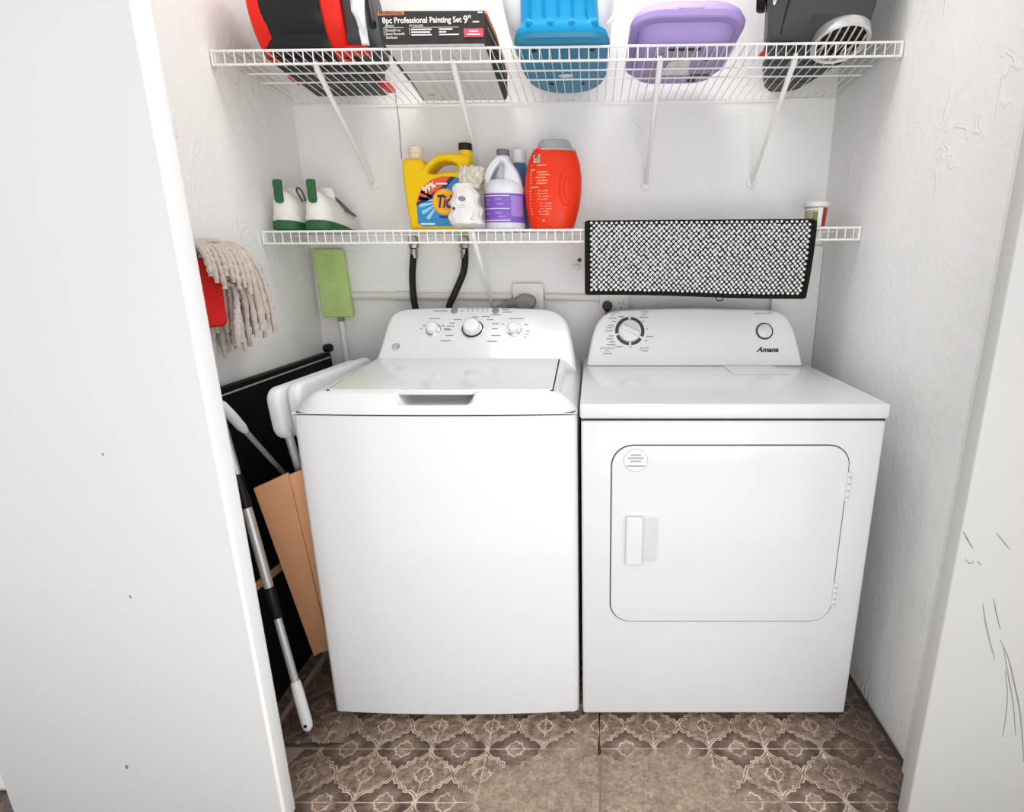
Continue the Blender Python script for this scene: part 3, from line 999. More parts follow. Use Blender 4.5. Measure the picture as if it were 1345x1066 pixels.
# ================================================================== hoses, valves, outlets
for i, (vx, pts, lab) in enumerate((
        (-0.622, [(-0.622, 1.965, 1.318), (-0.624, 1.962, 1.27), (-0.632, 1.955, 1.20), (-0.632, 1.950, 1.12), (-0.622, 1.948, 1.04), (-0.60, 1.95, 0.90)], 'straight black washer hose hanging from the left valve'),
        (-0.446, [(-0.446, 1.965, 1.318), (-0.444, 1.962, 1.27), (-0.452, 1.955, 1.21), (-0.485, 1.950, 1.14), (-0.512, 1.948, 1.08), (-0.53, 1.95, 0.95)], 'curved black washer hose hanging from the right valve'))):
    h = empty('water_hose', (vx, 1.96, 1.0), lab, 'hose', 'washer hoses')
    mk('hose', tube(smooth(pts, 6, False), 0.0115, 10), 'rubber', h)
    mk('hose_nut', lathe([(0.0165, -0.02), (0.0175, -0.008), (0.0175, 0.006), (0.012, 0.010)], (vx, 1.965, 1.312), n=8), 'brass', h)
    mk('crimp', lathe([(0.0135, -0.03), (0.0135, 0.0)], (vx - 0.001, 1.964, 1.288), n=12), 'brass', h)
    lab2 = ('tarnished metal hose valve above the straight hose', 'tarnished metal hose valve above the curved hose')[i]
    v = empty('hose_valve', (vx, BY, 1.36), lab2, 'valve', 'washer hose valves')
    mk('valve_body', join(tube([(vx, 1.965, 1.312), (vx, 1.965, 1.319), (vx, 1.975, 1.322), (vx, BY - 0.001, 1.322)], 0.010, 10)), 'brass', v)
    mk('wheel_handle', lathe([(0.0, -0.003), (0.013, -0.003), (0.015, 0.0), (0.013, 0.003), (0.0, 0.003)], (vx + 0.006, 1.935, 1.318), (0.2, -1, 0.1), 14), 'brass', v)
    mk('stem', tube([(vx, 1.965, 1.326), (vx + 0.005, 1.937, 1.319)], 0.005, 8), 'brass', v)

ob_ = empty('range_outlet', (-0.228, BY, 1.12), 'square painted outlet box above the washer', 'outlet')
bbox('outlet_box', -0.282, -0.176, BY - 0.035, BY - 0.0005, 1.040, 1.170, 'plate', ob_, 0.004)
plate('face_plate', rrect(-0.284, 1.038, -0.174, 1.172, 0.006), 0.005, 0.002, frame((0, BY - 0.0385, 0), EX, EZ), 'plate', ob_)
mk('receptacle', lathe([(0.042, 0), (0.042, 0.004), (0.03, 0.005), (0, 0.005)], (-0.232, BY - 0.040, 1.112), (0, -1, 0), 28), 'plate', ob_)
pg = empty('dryer_plug', (-0.24, 1.94, 1.11), 'large grey oval plug in the square outlet', 'plug')
plate('plug_body', smooth([(-0.275, 1.108), (-0.262, 1.130), (-0.235, 1.138), (-0.205, 1.128), (-0.198, 1.108), (-0.208, 1.088), (-0.235, 1.080), (-0.262, 1.086)], 4), 0.035, 0.012,
      frame((0, 1.925, 0), EX, EZ), 'plug', pg, 3)
mk('cord', tube(smooth([(-0.27, 1.945, 1.108), (-0.30, 1.945, 1.100), (-0.335, 1.947, 1.085), (-0.37, 1.95, 1.05), (-0.40, 1.955, 0.92)], 5, False), 0.012, 9), 'plug', pg)
mk('strain_relief', tube([(-0.265, 1.944, 1.110), (-0.300, 1.945, 1.100)], [0.017, 0.013], 10), 'plug', pg)

du = empty('wall_outlet', (0.075, BY, 1.10), 'painted duplex outlet under the beaded mat', 'outlet')
bbox('outlet_box', 0.028, 0.128, BY - 0.030, BY - 0.0005, 1.02, 1.145, 'plate', du, 0.004)
plate('face_plate', rrect(0.026, 1.018, 0.130, 1.147, 0.005), 0.004, 0.0015, frame((0, BY - 0.0325, 0), EX, EZ), 'plate', du)
for ux_ in (0.053, 0.103):
    plate('receptacle', rrect(ux_ - 0.016, 1.075, ux_ + 0.016, 1.118, 0.010), 0.003, 0.001, frame((0, BY - 0.0355, 0), EX, EZ), 'plate', du)
for dx_, z0, z1 in ((-0.006, 1.098, 1.108), (0.006, 1.098, 1.108)):
    bbox('slot', 0.103 + dx_ - 0.001, 0.103 + dx_ + 0.001, BY - 0.0376, BY - 0.036, z0, z1, 'ink', du, 0)
mk('ground_hole', lathe([(0.0026, 0), (0.0026, 0.001), (0, 0.001)], (0.103, BY - 0.0368, 1.086), (0, -1, 0), 10), 'ink', du)
bp = empty('power_plug', (0.053, 1.95, 1.09), 'round black power plug in the duplex outlet', 'plug')
mk('plug_body', lathe([(0.017, 0), (0.018, 0.02), (0.012, 0.032), (0, 0.033)], (0.053, BY - 0.037, 1.094), (0, -1, 0), 16), 'black', bp)
mk('cord', tube(smooth([(0.053, 1.955, 1.085), (0.052, 1.952, 1.06), (0.05, 1.955, 1.0), (0.06, 1.96, 0.93)], 4, False), 0.007, 8), 'black', bp)
hk = empty('wall_hook', (-0.045, BY, 1.235), 'small white metal tab on the back wall left of the mat', 'hook')
bbox('tab', -0.070, -0.045, BY - 0.018, BY - 0.0005, 1.222, 1.236, 'plate', hk, 0.002)
mk('screw', lathe([(0.007, 0), (0.007, 0.006), (0, 0.006)], (-0.046, BY - 0.0005, 1.252), (0, -1, 0), 10), 'ink', hk)

# ================================================================== upper shelf things (flat at 1.79, then seated on the slope)
UZ = 1.7912


def seat_upper(root):
    for c in list(root.children):
        shear_up(c)
        for g in c.children:
            shear_up(g)


# ---- black machine with red wheels
rm = empty('wheeled_vacuum', (-0.76, 1.75, UZ), 'scuffed black machine with two bright red wheels on the upper shelf', 'vacuum')
mk('body', loft([sring(-0.775, 1.785, z, rx, ry, 4, 36) for z, rx, ry in ((UZ + .006, .105, .150), (UZ + .012, .125, .165), (UZ + .04, .135, .172), (UZ + .12, .128, .160), (UZ + .20, .10, .13), (UZ + .23, .06, .08))]), 'dk', rm)
mk('motor_drum', lathe([(0.0, -0.12), (0.075, -0.12), (0.085, -0.10), (0.085, 0.04), (0.078, 0.06), (0.0, 0.06)], (-0.755, 1.672, UZ + 0.100), (1, 0, 0), 36), 'dk', rm)


def red_wheel(x, yc, ax):
    O = (x, yc, UZ + 0.100)
    wv = mk('wheel', lathe([(0.062, -0.020), (0.092, -0.023), (0.100, -0.017), (0.101, 0.0), (0.100, 0.015), (0.092, 0.023), (0.064, 0.024), (0.060, 0.018), (0.060, -0.012)], O, ax, 44), 'red', rm)
    mk('wheel_rim', lathe([(0.0, -0.014), (0.061, -0.012), (0.061, 0.012), (0.045, 0.016), (0.040, 0.010), (0.0, 0.010)], O, ax, 32), 'dk', wv)
    mk('hub_cap', lathe([(0.036, 0.008), (0.034, 0.020), (0.022, 0.024), (0.0, 0.025)], O, ax, 24), 'charcoal', wv)


red_wheel(-0.872, 1.685, (1, 0.16, 0.06))
red_wheel(-0.683, 1.680, (1, 0.16, 0.06))
mk('side_housing', loft([sring(-0.625, 1.715, z, rx, ry, 3.5, 28) for z, rx, ry in ((UZ + .008, .020, .07), (UZ + .03, .034, .10), (UZ + .12, .036, .11), (UZ + .19, .025, .08))]), 'charcoal', rm)
mk('carry_handle', tube(smooth([(-0.60, 1.66, UZ + .17), (-0.582, 1.62, UZ + .13), (-0.572, 1.605, UZ + .085), (-0.566, 1.60, UZ + .045)], 5, False), [0.009] * 13 + [0.010] * 2 + [0.008], 10), 'black', rm)
bbox('red_latch', -0.660, -0.600, 1.63, 1.665, UZ + .004, UZ + .020, 'red', rm, 0.004)
bbox('red_latch', -0.655, -0.630, 1.86, 1.93, UZ + .004, UZ + .020, 'red', rm, 0.004)
bbox('red_latch', -0.905, -0.870, 1.80, 1.86, UZ + .004, UZ + .020, 'red', rm, 0.004)
bbox('base_plate', -0.885, -0.660, 1.66, 1.94, UZ + .001, UZ + .010, 'black', rm, 0.003)
for k in range(5):
    bbox('base_rib', -0.86, -0.69, 1.69 + k * 0.05, 1.705 + k * 0.05, UZ + .0002, UZ + .006, 'charcoal', rm, 0.001, 1)
bg_ = []
rb = random.Random(3)
for i in range(9):
    t = i / 8
    bg_.append([(x + rb.uniform(-.002, .002), y + rb.uniform(-.003, .003), z) for x, y, z in
                sring(-0.608 + 0.016 * t, 1.607 + 0.004 * math.sin(t * 9), UZ + .155 - .145 * t, .010 + .010 * math.sin(math.pi * min(1, t * 1.4)) * (1 - .5 * t), .006, 2.5, 14)])
mk('dust_bag', loft(bg_), 'clear', rm, 20)
seat_upper(rm)

# ---- painting set
px0, px1, py0, py1 = -0.546, -0.273, 1.580, 1.985
bx = empty('painting_set_box', (-0.40, 1.77, UZ), 'dark grey painting set box with white lettering on the upper shelf', 'box')
V = [(px0 + .004, py0 + .004, UZ), (px1 - .004, py0 + .004, UZ), (px1 - .012, py1, UZ), (px0 - .012, py1, UZ),
     (px0, py0, UZ + .072), (px1, py0 + .002, UZ + .071), (px1 + .008, py0 + .10, UZ + .060), (px1 + .012, py1 - .12, UZ + .030), (px1 - .006, py1, UZ + .012), (px0 - .012, py1, UZ + .020),
     (px1 + .010, py0 + .10, UZ + .002), (px1 + .006, py1 - .12, UZ + .002)]
F = [(0, 1, 5, 4), (0, 3, 2, 11, 10, 1), (3, 0, 4, 9), (1, 10, 6, 5), (10, 11, 7, 6), (11, 2, 8, 7), (2, 3, 9, 8), (4, 5, 6, 7, 8, 9)]
mk('carton', (V, F), 'box', bx, None)
V = [(px0 + .012, py0 + .008, UZ - .0012), (px1 - .006, py0 + .008, UZ - .0012), (px1 - .018, py1 - .006, UZ - .0012), (px0 - .002, py1 - .006, UZ - .0012)]
V = V + [(x, y, z + .002) for x, y, z in V]
mk('paint_tray', (V, box(0, 1, 0, 1, 0, 1)[1] and [(0, 1, 2, 3), (4, 7, 6, 5), (0, 4, 5, 1), (1, 5, 6, 2), (2, 6, 7, 3), (3, 7, 4, 0)]), 'tray', bx, None)
mk('orange_stripe', tube([(px1 + .001, py0 + .003, UZ + .069), (px1 + .009, py0 + .10, UZ + .058), (px1 + .0125, py1 - .12, UZ + .030)], [.004, .0045, .002], 6), 'orange', bx)
mk('shrink_film', tube([(px1 + .004, py0 + .02, UZ + .040), (px1 + .0115, py0 + .11, UZ + .030), (px1 + .011, py1 - .14, UZ + .018)], [.001, .0022, .001], 6), 'alu', bx)
bf = frame((px0, py0 - 0.0006, UZ), EX, EZ)


def bt(s, size, u, v, mat='paper', **k):
    return lettering(s, size, bf @ Matrix.Translation((u, v, 0)), mat, bx, align='LEFT', **k)


plate('orange_flash', rrect(0.002, 0.0625, 0.068, 0.0705, 0.0005, 1), 0.0006, 0.0, frame((px0, py0 - 0.0004, UZ), EX, EZ), 'orange', bx, 0)
bt('PROFESSIONAL', 0.0088, 0.006, 0.0665, 'box', bold=0.0002)
bt('8pc Professional Painting Set', 0.0182, 0.012, 0.0505, bold=0.00025, sx=0.96)
bt('9"', 0.024, 0.218, 0.0500, bold=0.0003)
bt('SURFACE', 0.0055, 0.018, 0.0385)
bt('KIT INCLUDES', 0.0055, 0.080, 0.0385)
bt('Smooth to', 0.0090, 0.018, 0.0290)
bt('Semi-Smooth', 0.0090, 0.018, 0.0210)
bt('Surfaces', 0.0090, 0.018, 0.0130)
for u, v, wd in ((0.110, .0300, .052), (0.108, .0240, .048), (0.110, .0180, .052), (0.172, .0300, .034), (0.164, .0240, .018), (0.180, .0180, .050), (0.250, .0455, .016), (0.262, .066, .012)):
    dash(bf, u, v, wd, 0.0026, 'paper', bx)
for u, v, wd, ht in ((0.040, .0345, .050, .0008), (0.145, .0345, .120, .0008), (0.0145, .026, .0008, .018), (0.080, .027, .0008, .016)):
    dash(bf, u, v, wd, ht, 'paper', bx, 'print_rule')
plate('crimson_flash', rrect(0.218, 0.012, 0.268, 0.031, 0.001, 1), 0.0006, 0.0, frame((px0, py0 - 0.0004, UZ), EX, EZ), 'pinkred', bx, 0)
for v, wd in ((.0245, .022), (.0178, .032)):
    dash(bf, 0.243, v, wd, 0.003, 'paper', bx)
ubf = frame((0, 0, UZ - 0.0016), EX, -EY)
for k in range(4):
    dash(ubf, -0.525 + k * 0.006, -1.93, 0.004, 0.008, 'ink_g', bx)
seat_upper(bx)

# ---- blue tub
bl = empty('blue_tub', (-0.08, 1.76, UZ), 'bright blue plastic tub with white side shell on the upper shelf', 'tub')


def tub_ring(z, x0, x1, y0, y1, n=44, pf=7, pb=2.6):
    cx, rx = (x0 + x1) / 2, (x1 - x0) / 2
    cy, ry = (y0 + y1) / 2, (y1 - y0) / 2
    out = []
    for k in range(n):
        a = 2 * math.pi * k / n
        c, s = math.cos(a), math.sin(a)
        p = pf if s < 0 else pb
        out.append((cx + rx * math.copysign(abs(c) ** (2 / p), c), cy + ry * math.copysign(abs(s) ** (2 / p), s), z))
    return out


mk('base', loft([tub_ring(UZ + .001, -.190, .032, 1.580, 1.935), tub_ring(UZ + .004, -.200, .040, 1.568, 1.945), tub_ring(UZ + .016, -.206, .046, 1.562, 1.950)]), 'blue_b', bl)
mk('basin', loft([tub_ring(UZ + .014, -.206, .046, 1.562, 1.950), tub_ring(UZ + .026, -.203, .043, 1.560, 1.952), tub_ring(UZ + .036, -.192, .026, 1.563, 1.952), tub_ring(UZ + .050, -.188, .019, 1.566, 1.950),
                  tub_ring(UZ + .11, -.187, .015, 1.566, 1.950), tub_ring(UZ + .20, -.186, .012, 1.566, 1.950), tub_ring(UZ + .205, -.17, .0, 1.58, 1.93)]), 'blue', bl)
for k in range(5):
    xk = -0.158 + k * 0.036
    mk('rib', tube([(xk, 1.5655, UZ + .196), (xk, 1.5655, UZ + .055), (xk + .004, 1.567, UZ + .040)], [.0035, .0035, .001], 6), 'blue', bl)
for xk in (-.160, -.106, -.052, .006):
    mk('rib_foot', lathe([(0, -.010), (.008, -.008), (.012, 0), (.008, .008), (0, .010)], (xk, 1.5685, UZ + .034), (1, 0, 0), 14), 'blue', bl)
wsh = [tub_ring(UZ + .045, -.205, .050, 1.64, 1.96), tub_ring(UZ + .07, -.228, .050, 1.62, 1.965), tub_ring(UZ + .12, -.240, .056, 1.61, 1.97), tub_ring(UZ + .22, -.250, .065, 1.60, 1.975), tub_ring(UZ + .225, -.24, .055, 1.61, 1.97)]
mk('side_shell', loft(wsh), 'plastic_w', bl)
mk('handle_loop', tube(smooth([(0.040, 1.60, UZ + .125), (0.058, 1.595, UZ + .105), (0.062, 1.59, UZ + .075), (0.050, 1.585, UZ + .050), (0.040, 1.59, UZ + .042)], 5, False), .0045, 8), 'plastic_w', bl)
for x_, y_ in ((-.155, 1.635), (.0, 1.635), (-.125, 1.86), (-.03, 1.86)):
    mk('rubber_foot', lathe([(.007, -.001), (.007, .002)], (x_, y_, UZ + .0), n=12), 'black', bl)
plate('base_emblem', ell(-0.078, -1.80, 0.022, 0.011), 0.0015, 0.0, frame((0, 0, UZ - .0004), EX, -EY), 'clear', bl, 0)
seat_upper(bl)

# ---- lavender tub
pu = empty('lavender_tub', (0.25, 1.75, UZ), 'lavender plastic tub with overhanging rim on the upper shelf', 'tub')


def rr3(z, x0, x1, y0, y1, r, z1=None):
    return [(p[0], p[1], z) for p in rrect(x0, y0, x1, y1, r, 7)]


mk('bowl', loft([rr3(UZ + .001, .140, .350, 1.632, 1.870, .05), rr3(UZ + .006, .132, .360, 1.622, 1.882, .055), rr3(UZ + .028, .124, .374, 1.606, 1.905, .06), rr3(UZ + .060, .118, .384, 1.594, 1.93, .06)]), 'purple', pu)
mk('rim', loft([rr3(UZ + .046, .124, .380, 1.600, 1.925, .062), rr3(UZ + .043, .106, .396, 1.566, 1.95, .075), rr3(UZ + .046, .102, .400, 1.562, 1.954, .078), rr3(UZ + .058, .100, .402, 1.560, 1.956, .08),
                rr3(UZ + .060, .102, .400, 1.564, 1.954, .08), rr3(UZ + .074, .106, .396, 1.568, 1.950, .08), rr3(UZ + .088, .120, .382, 1.585, 1.935, .075), rr3(UZ + .094, .15, .355, 1.62, 1.90, .06)]), 'purple', pu)
plate('thumb_notch', [(0.215, .0), (0.285, .0), (0.268, -.006), (0.25, -.009), (0.232, -.006)], 0.002, 0.0004, frame((0, 1.5605, UZ + .0625), EX, EZ), 'purple_d', pu)
plate('base_panel', rrect(.150, -1.86, .340, -1.645, .04), 0.002, 0.0, frame((0, 0, UZ + .0002), EX, -EY), 'purple_d', pu, 0)
plate('base_label', [(.20, -1.80), (.285, -1.80), (.27, -1.70), (.215, -1.71)], 0.001, 0.0, frame((0, 0, UZ - .0016), EX, -EY), 'tray', pu, 0)
for x_, y_, a_ in ((.185, 1.685, .012), (.30, 1.845, .014), (.318, 1.70, .009)):
    mk('base_foot', lathe([(a_, -.001), (a_, .002)], (x_, y_, UZ), n=12), 'black', pu)
bbox('base_slot', .290, .345, 1.80, 1.808, UZ - .0016, UZ, 'black', pu, 0)
bbox('base_slot', .20, .29, 1.632, 1.645, UZ - .0012, UZ + .004, 'dk', pu, 0.001)
seat_upper(pu)

# ---- charcoal appliance
gy = empty('charcoal_appliance', (0.59, 1.76, UZ), 'charcoal grey appliance with round lattice grille on the upper shelf', 'appliance')


def gring(z, s, dx=0.0, cut=0.0):
    pts = [(0.448, 1.60), (0.470, 1.585), (0.60, 1.578), (0.700, 1.590), (0.722, 1.64), (0.720, 1.72), (0.690, 1.86), (0.660, 1.955), (0.60, 1.975), (0.555, 1.95), (0.50, 1.80)]
    pts = smooth(pts, 3)
    cx, cy = 0.59, 1.76
    pts = [(x, y + cut * max(0.0, min(1.0, (x - .54) / .05)) * max(0.0, (1.75 - y) / .17)) for x, y in pts]
    return [(cx + (x - cx) * s + dx, cy + (y - cy) * (s if y > cy else min(s, 1.0)), z) for x, y in pts]


mk('housing', loft([gring(UZ + .002, .90, 0, .15), gring(UZ + .010, .97, 0, .12), gring(UZ + .03, 1.0, .002, .06), gring(UZ + .052, 1.02, .003, .0), gring(UZ + .10, 1.07, .008), gring(UZ + .20, 1.10, .012), gring(UZ + .26, 1.0, .012), gring(UZ + .275, .8, .012)]), 'charcoal', gy)
mk('base_plate', loft([gring(UZ - .0005, .86, 0, .15), gring(UZ + .004, .90, 0, .15)]), 'black', gy)
mk('panel_seam', tube([(0.512, 1.580, UZ + .200), (0.500, 1.579, UZ + .10), (0.488, 1.583, UZ + .045), (0.484, 1.588, UZ + .012)], .0022, 6), 'black', gy)
gc = Vector((0.660, 1.640, UZ + .012))
gn = Vector((0.05, -0.33, -0.94)).normalized()
gu = (EX - gn * EX.dot(gn)).normalized()
gv = gn.cross(gu)
gr = mk('grille_ring', loft([[gc + gu * (math.cos(2 * math.pi * k / 40) * r * 1.12) + gv * (math.sin(2 * math.pi * k / 40) * r) + gn * h for k in range(40)]
                             for r, h in ((.068, -.03), (.068, .004), (.063, .008), (.058, .004), (.058, -.015))], False), 'steel', gy)
mk('grille_back', loft([[gc + gu * (math.cos(2 * math.pi * k / 40) * r * 1.12) + gv * (math.sin(2 * math.pi * k / 40) * r) + gn * h for k in range(40)]
                        for r, h in ((.060, -.012), (.060, -.006))]), 'dk', gr)
for k in range(-3, 4):
    t = k * 0.018
    hl = math.sqrt(max(0, .058 ** 2 - t * t)) * 1.02
    mk('grille_bar', tube([gc + gu * t * 1.1 - gv * hl - gn * .002, gc + gu * t * 1.1 + gv * hl - gn * .002], .0028, 5), 'beige', gr)
    if abs(k) < 3:
        mk('grille_bar', tube([gc + gv * t - gu * hl - gn * .004, gc + gv * t + gu * hl - gn * .004], .0022, 5), 'dk', gr)
mk('side_knob', lathe([(.0, -.012), (.030, -.012), (.034, -.004), (.034, .010), (.0, .012)], (0.440, 1.63, UZ + .115), (1, -.3, 0), 24), 'black', gy)
mk('script_logo', tube(smooth([(0.470, 1.5745, UZ + .115), (0.465, 1.5745, UZ + .095), (0.461, 1.5745, UZ + .080), (0.458, 1.5745, UZ + .072), (0.456, 1.5745, UZ + .079), (0.460, 1.5745, UZ + .092), (0.474, 1.5745, UZ + .100), (0.480, 1.5745, UZ + .105)], 4, False), .0014, 6), 'paper', gy)
bbox('red_tab', 0.455, 0.470, 1.668, 1.70, UZ - .001, UZ + .006, 'red', gy, 0.001)
for k in range(4):
    bbox('base_rib', 0.54, 0.66, 1.70 + k * .055, 1.712 + k * .055, UZ - .002, UZ + .002, 'charcoal', gy, 0.001, 1)
seat_upper(gy)

# ================================================================== lower shelf things
def lz(x):
    return z_lo(x, 0) + 0.0062


# ---- shoes
def shoe(x, label, loop):
    e = empty('sneaker', (x, 1.86, lz(x)), label, 'shoe', 'pair of white sneakers')
    y0, L, z0 = 1.722, 0.268, lz(x)
    def wid(t):
        w0 = 0.036 + 0.011 * math.sin(math.pi * min(1, max(0, t) * 0.75 + 0.1)) ** 2 - (0.022 * max(0, (t - .78) / .22) ** 2)
        r_ = min(1.0, max(0.004, t) / .13)
        return w0 * (1 - (1 - r_) ** 2.4) ** .5
    so = [(x + wid(t) * s, y0 + L * t) for s, r in ((1, range(0, 21)), (-1, range(20, -1, -1))) for t in [k / 20 for k in r]]
    so = smooth(so[::2], 3)
    plate('midsole', so, 0.040, 0.008, frame((0, 0, z0 + .046), EX, EY), 'sole_w', e, 3)
    hs = [(px_, py_) for px_, py_ in so if py_ < y0 + L * .55]
    plate('outsole', [(x + (a - x) * .97, b + .002) for a, b in so], 0.010, 0.003, frame((0, 0, z0 + .010), EX, EY), 'green_s', e, 1)
    # green crescent wrapping the heel end of the sole
    path = [(-1, .20 - .02 * k) for k in range(10)] + [(-1, .008), (-1, .0), (1, .008)] + [(1, .02 * k) for k in range(1, 30)]
    V, F = [], []
    N = len(path) - 1
    for k, (sg, t) in enumerate(path):
        fall = max(0.0, 1 - t / (.62 if sg > 0 else .26))
        hh = .003 + .023 * fall ** .75
        for rr_ in (1.05, .90):
            px_ = x + sg * wid(t) * rr_
            py_ = y0 + L * t + (-.0025 if rr_ > 1 else .004)
            V += [(px_, py_, z0 + .002), (px_, py_, z0 + .002 + hh)]
    for k in range(N):
        b = k * 4
        F += [(b, b + 4, b + 5, b + 1), (b + 2, b + 3, b + 7, b + 6), (b + 1, b + 5, b + 7, b + 3), (b, b + 2, b + 6, b + 4)]
    F += [(0, 1, 3, 2), (N * 4, N * 4 + 2, N * 4 + 3, N * 4 + 1)]
    mk('heel_cup', (V, F), 'green_s', e)
    # upper: rings marching from heel to toe
    rings = []
    for t, top, wf_ in ((.004, .066, .80), (.012, .096, .92), (.03, .108, .96), (.07, .116, .98), (.14, .112, 1.0), (.24, .104, .96), (.34, .108, .94), (.42, .102, .95), (.52, .088, .97), (.64, .072, .98), (.76, .060, .96), (.88, .052, .86), (.96, .044, .62), (.99, .036, .30)):
        y = y0 + .004 + (L - .010) * t
        wv = wid(t) * wf_
        ring = []
        for k in range(20):
            a = 2 * math.pi * k / 20
            c, s = math.cos(a), math.sin(a)
            zz = (.040 + (top - .040) * (max(0, s) ** 0.75)) if s > 0 else .034
            ring.append((x + wv * math.copysign(abs(c) ** .75, c) * (1 - .30 * max(0, s) ** 2), y, z0 + zz))
        rings.append(ring)
    up = mk('upper', loft(rings), 'shoe_w', e, 60)
    plate('heel_tab', smooth([(x - .011, .080), (x - .012, .110), (x - .013, .138), (x - .006, .143), (x + .008, .143), (x + .013, .139), (x + .012, .110), (x + .011, .080)], 3), 0.010, 0.003,
          frame((0, y0 - .0025, z0), EX, (0, 0.02, 1)), 'green_s', e, 2)
    mk('tongue', loft([sring(x, y0 + L * t, z0 + h, .024, .010, 2.5, 14) for t, h in ((.42, .085), (.38, .110), (.345, .124), (.33, .128))]), 'shoe_w', e)
    TOPS = ((.34, .108), (.42, .102), (.52, .088), (.64, .072), (.76, .060))
    for k in range(6):
        t = .37 + k * .058
        P_ = []
        for a_ in (150, 125, 100, 75, 55, 38, 24, 10):
            tt = t + .0007 * (100 - a_)
            for (t0_, h0_), (t1_, h1_) in zip(TOPS, TOPS[1:]):
                if t0_ <= tt <= t1_:
                    top = h0_ + (h1_ - h0_) * (tt - t0_) / (t1_ - t0_)
            s_ = math.sin(math.radians(a_))
            c_ = math.cos(math.radians(a_))
            P_.append((x + wid(tt) * 1.09 * math.copysign(abs(c_) ** .75, c_) * (1 - .30 * s_ ** 2), y0 + .004 + (L - .010) * tt, z0 + .004 + .040 + (top - .040) * s_ ** .75))
        mk('lace', tube(smooth(P_, 3, False), .0034, 6), 'lace', up)
    if loop:
        mk('pull_loop', tube(smooth([(x + .034, y0 + .075, z0 + .088), (x + .024, y0 + .066, z0 + .118), (x + .032, y0 + .062, z0 + .126), (x + .040, y0 + .066, z0 + .116), (x + .044, y0 + .074, z0 + .088)], 4, False), .0032, 6), 'lace', e)
    return e


shoe(-0.938, 'white sneaker with green heel tab nearest the left wall', True)
shoe(-0.838, 'white sneaker with green heel tab beside its mate, farther from the wall', False)

# ---- yellow detergent jug
jz = lz(-0.5)
jg = empty('detergent_jug', (-0.49, 1.85, jz), 'yellow detergent jug with black cap and red and blue label', 'jug')
jf = frame((0, 1.805, jz), EX, EZ)
jo = [(-0.578, .004), (-0.584, .06), (-0.588, .12), (-0.590, .18), (-0.588, .206), (-0.578, .212), (-0.545, .213), (-0.527, .209), (-0.520, .195), (-0.506, .200), (-0.485, .220), (-0.462, .228), (-0.438, .228), (-0.420, .226),
      (-0.400, .224), (-0.386, .221), (-0.379, .212), (-0.379, .195), (-0.381, .17), (-0.382, .10), (-0.386, .03), (-0.394, .004)]
hole = [(-0.510, .170), (-0.502, .184), (-0.485, .198), (-0.462, .205), (-0.440, .203), (-0.424, .196), (-0.418, .184), (-0.424, .176), (-0.455, .174), (-0.485, .168)]
plate('jug_body', [jo, smooth(hole, 3)], 0.096, 0.0125, jf, 'yellow', jg, 4)
mk('shelf_cap', lathe([(.021, .0), (.021, .020), (.024, .022), (.024, .040), (.020, .042), (0, .042)], (-0.556, 1.85, jz + .210), n=20), 'beige', jg)
mk('spout_neck', lathe([(.0205, .0), (.0205, .045)], (-0.399, 1.85, jz + .196), n=20), 'yellow', jg)
mk('spout_cap', lathe([(.021, .0), (.021, .020), (.018, .022), (0, .022)], (-0.399, 1.85, jz + .240), n=20), 'black', jg)
lbf = frame((0, 1.8045, jz), EX, EZ)
dome = [(-0.552, .020), (-0.552, .075), (-0.545, .100), (-0.528, .128), (-0.500, .150), (-0.465, .160), (-0.425, .158), (-0.396, .145), (-0.396, .012), (-0.54, .012)]
plate('label', dome, 0.0010, 0.0, lbf, 'lab_blue', jg, 0)
lbf2 = frame((0, 1.8038, jz), EX, EZ)
plate('label_red_band', [(-0.551, .082), (-0.545, .100), (-0.528, .128), (-0.500, .150), (-0.465, .160), (-0.440, .159)] + [(-0.47, .128), (-0.51, .104)], 0.0006, 0.0, lbf2, 'lab_red', jg, 0)
plate('label_stripe', [(-0.552, .074), (-0.551, .082), (-0.51, .104), (-0.47, .128), (-0.440, .159), (-0.425, .158), (-0.460, .120), (-0.505, .093)], 0.0007, 0.0, lbf2, 'lab_navy', jg, 0)
for a in (150, 170, 190, 210, 230):
    c0 = Vector((-0.478, .085))
    d0 = Vector((math.cos(math.radians(a)), math.sin(math.radians(a))))
    s0 = Vector((-d0.y, d0.x))
    p1 = c0 + d0 * .066
    p1.x, p1.y = max(p1.x, -0.551), max(p1.y, .013)
    plate('label_ray', [tuple(c0 + d0 * .02 + s0 * .002), tuple(p1 + s0 * .006), tuple(p1 - s0 * .006), tuple(c0 + d0 * .02 - s0 * .002)], 0.0006, 0.0, lbf2, 'lab_cyan', jg, 0)
plate('bullseye', ell(-0.462, .085, .039, .039), 0.0008, 0.0, frame((0, 1.8030, jz), EX, EZ), 'lab_org', jg, 0)
plate('bullseye_ring', [ell(-0.462, .085, .033, .033), ell(-0.462, .085, .026, .026)], 0.0006, 0.0, frame((0, 1.8024, jz), EX, EZ), 'yellow', jg, 0)
lettering('Tide', 0.052, frame((-0.458, 1.8016, jz + .084), EX, (0.04, 0, 1)), 'lab_navy', jg, shear=0.22, bold=0.0016, sx=0.66, name='brand_lettering')
lettering('99%', 0.026, frame((-0.508, 1.8016, jz + .126), (0.86, 0, 0.5), (-0.5, 0, 0.86)), 'paper', jg, bold=0.0008)
for k, (u, v, wd) in enumerate(((-0.468, .138, .034), (-0.520, .019, .045), (-0.462, .040, .040))):
    dash(frame((0, 1.8020, jz), EX, EZ), u, v, wd, .005, 'paper' if k < 2 else 'lab_navy', jg)

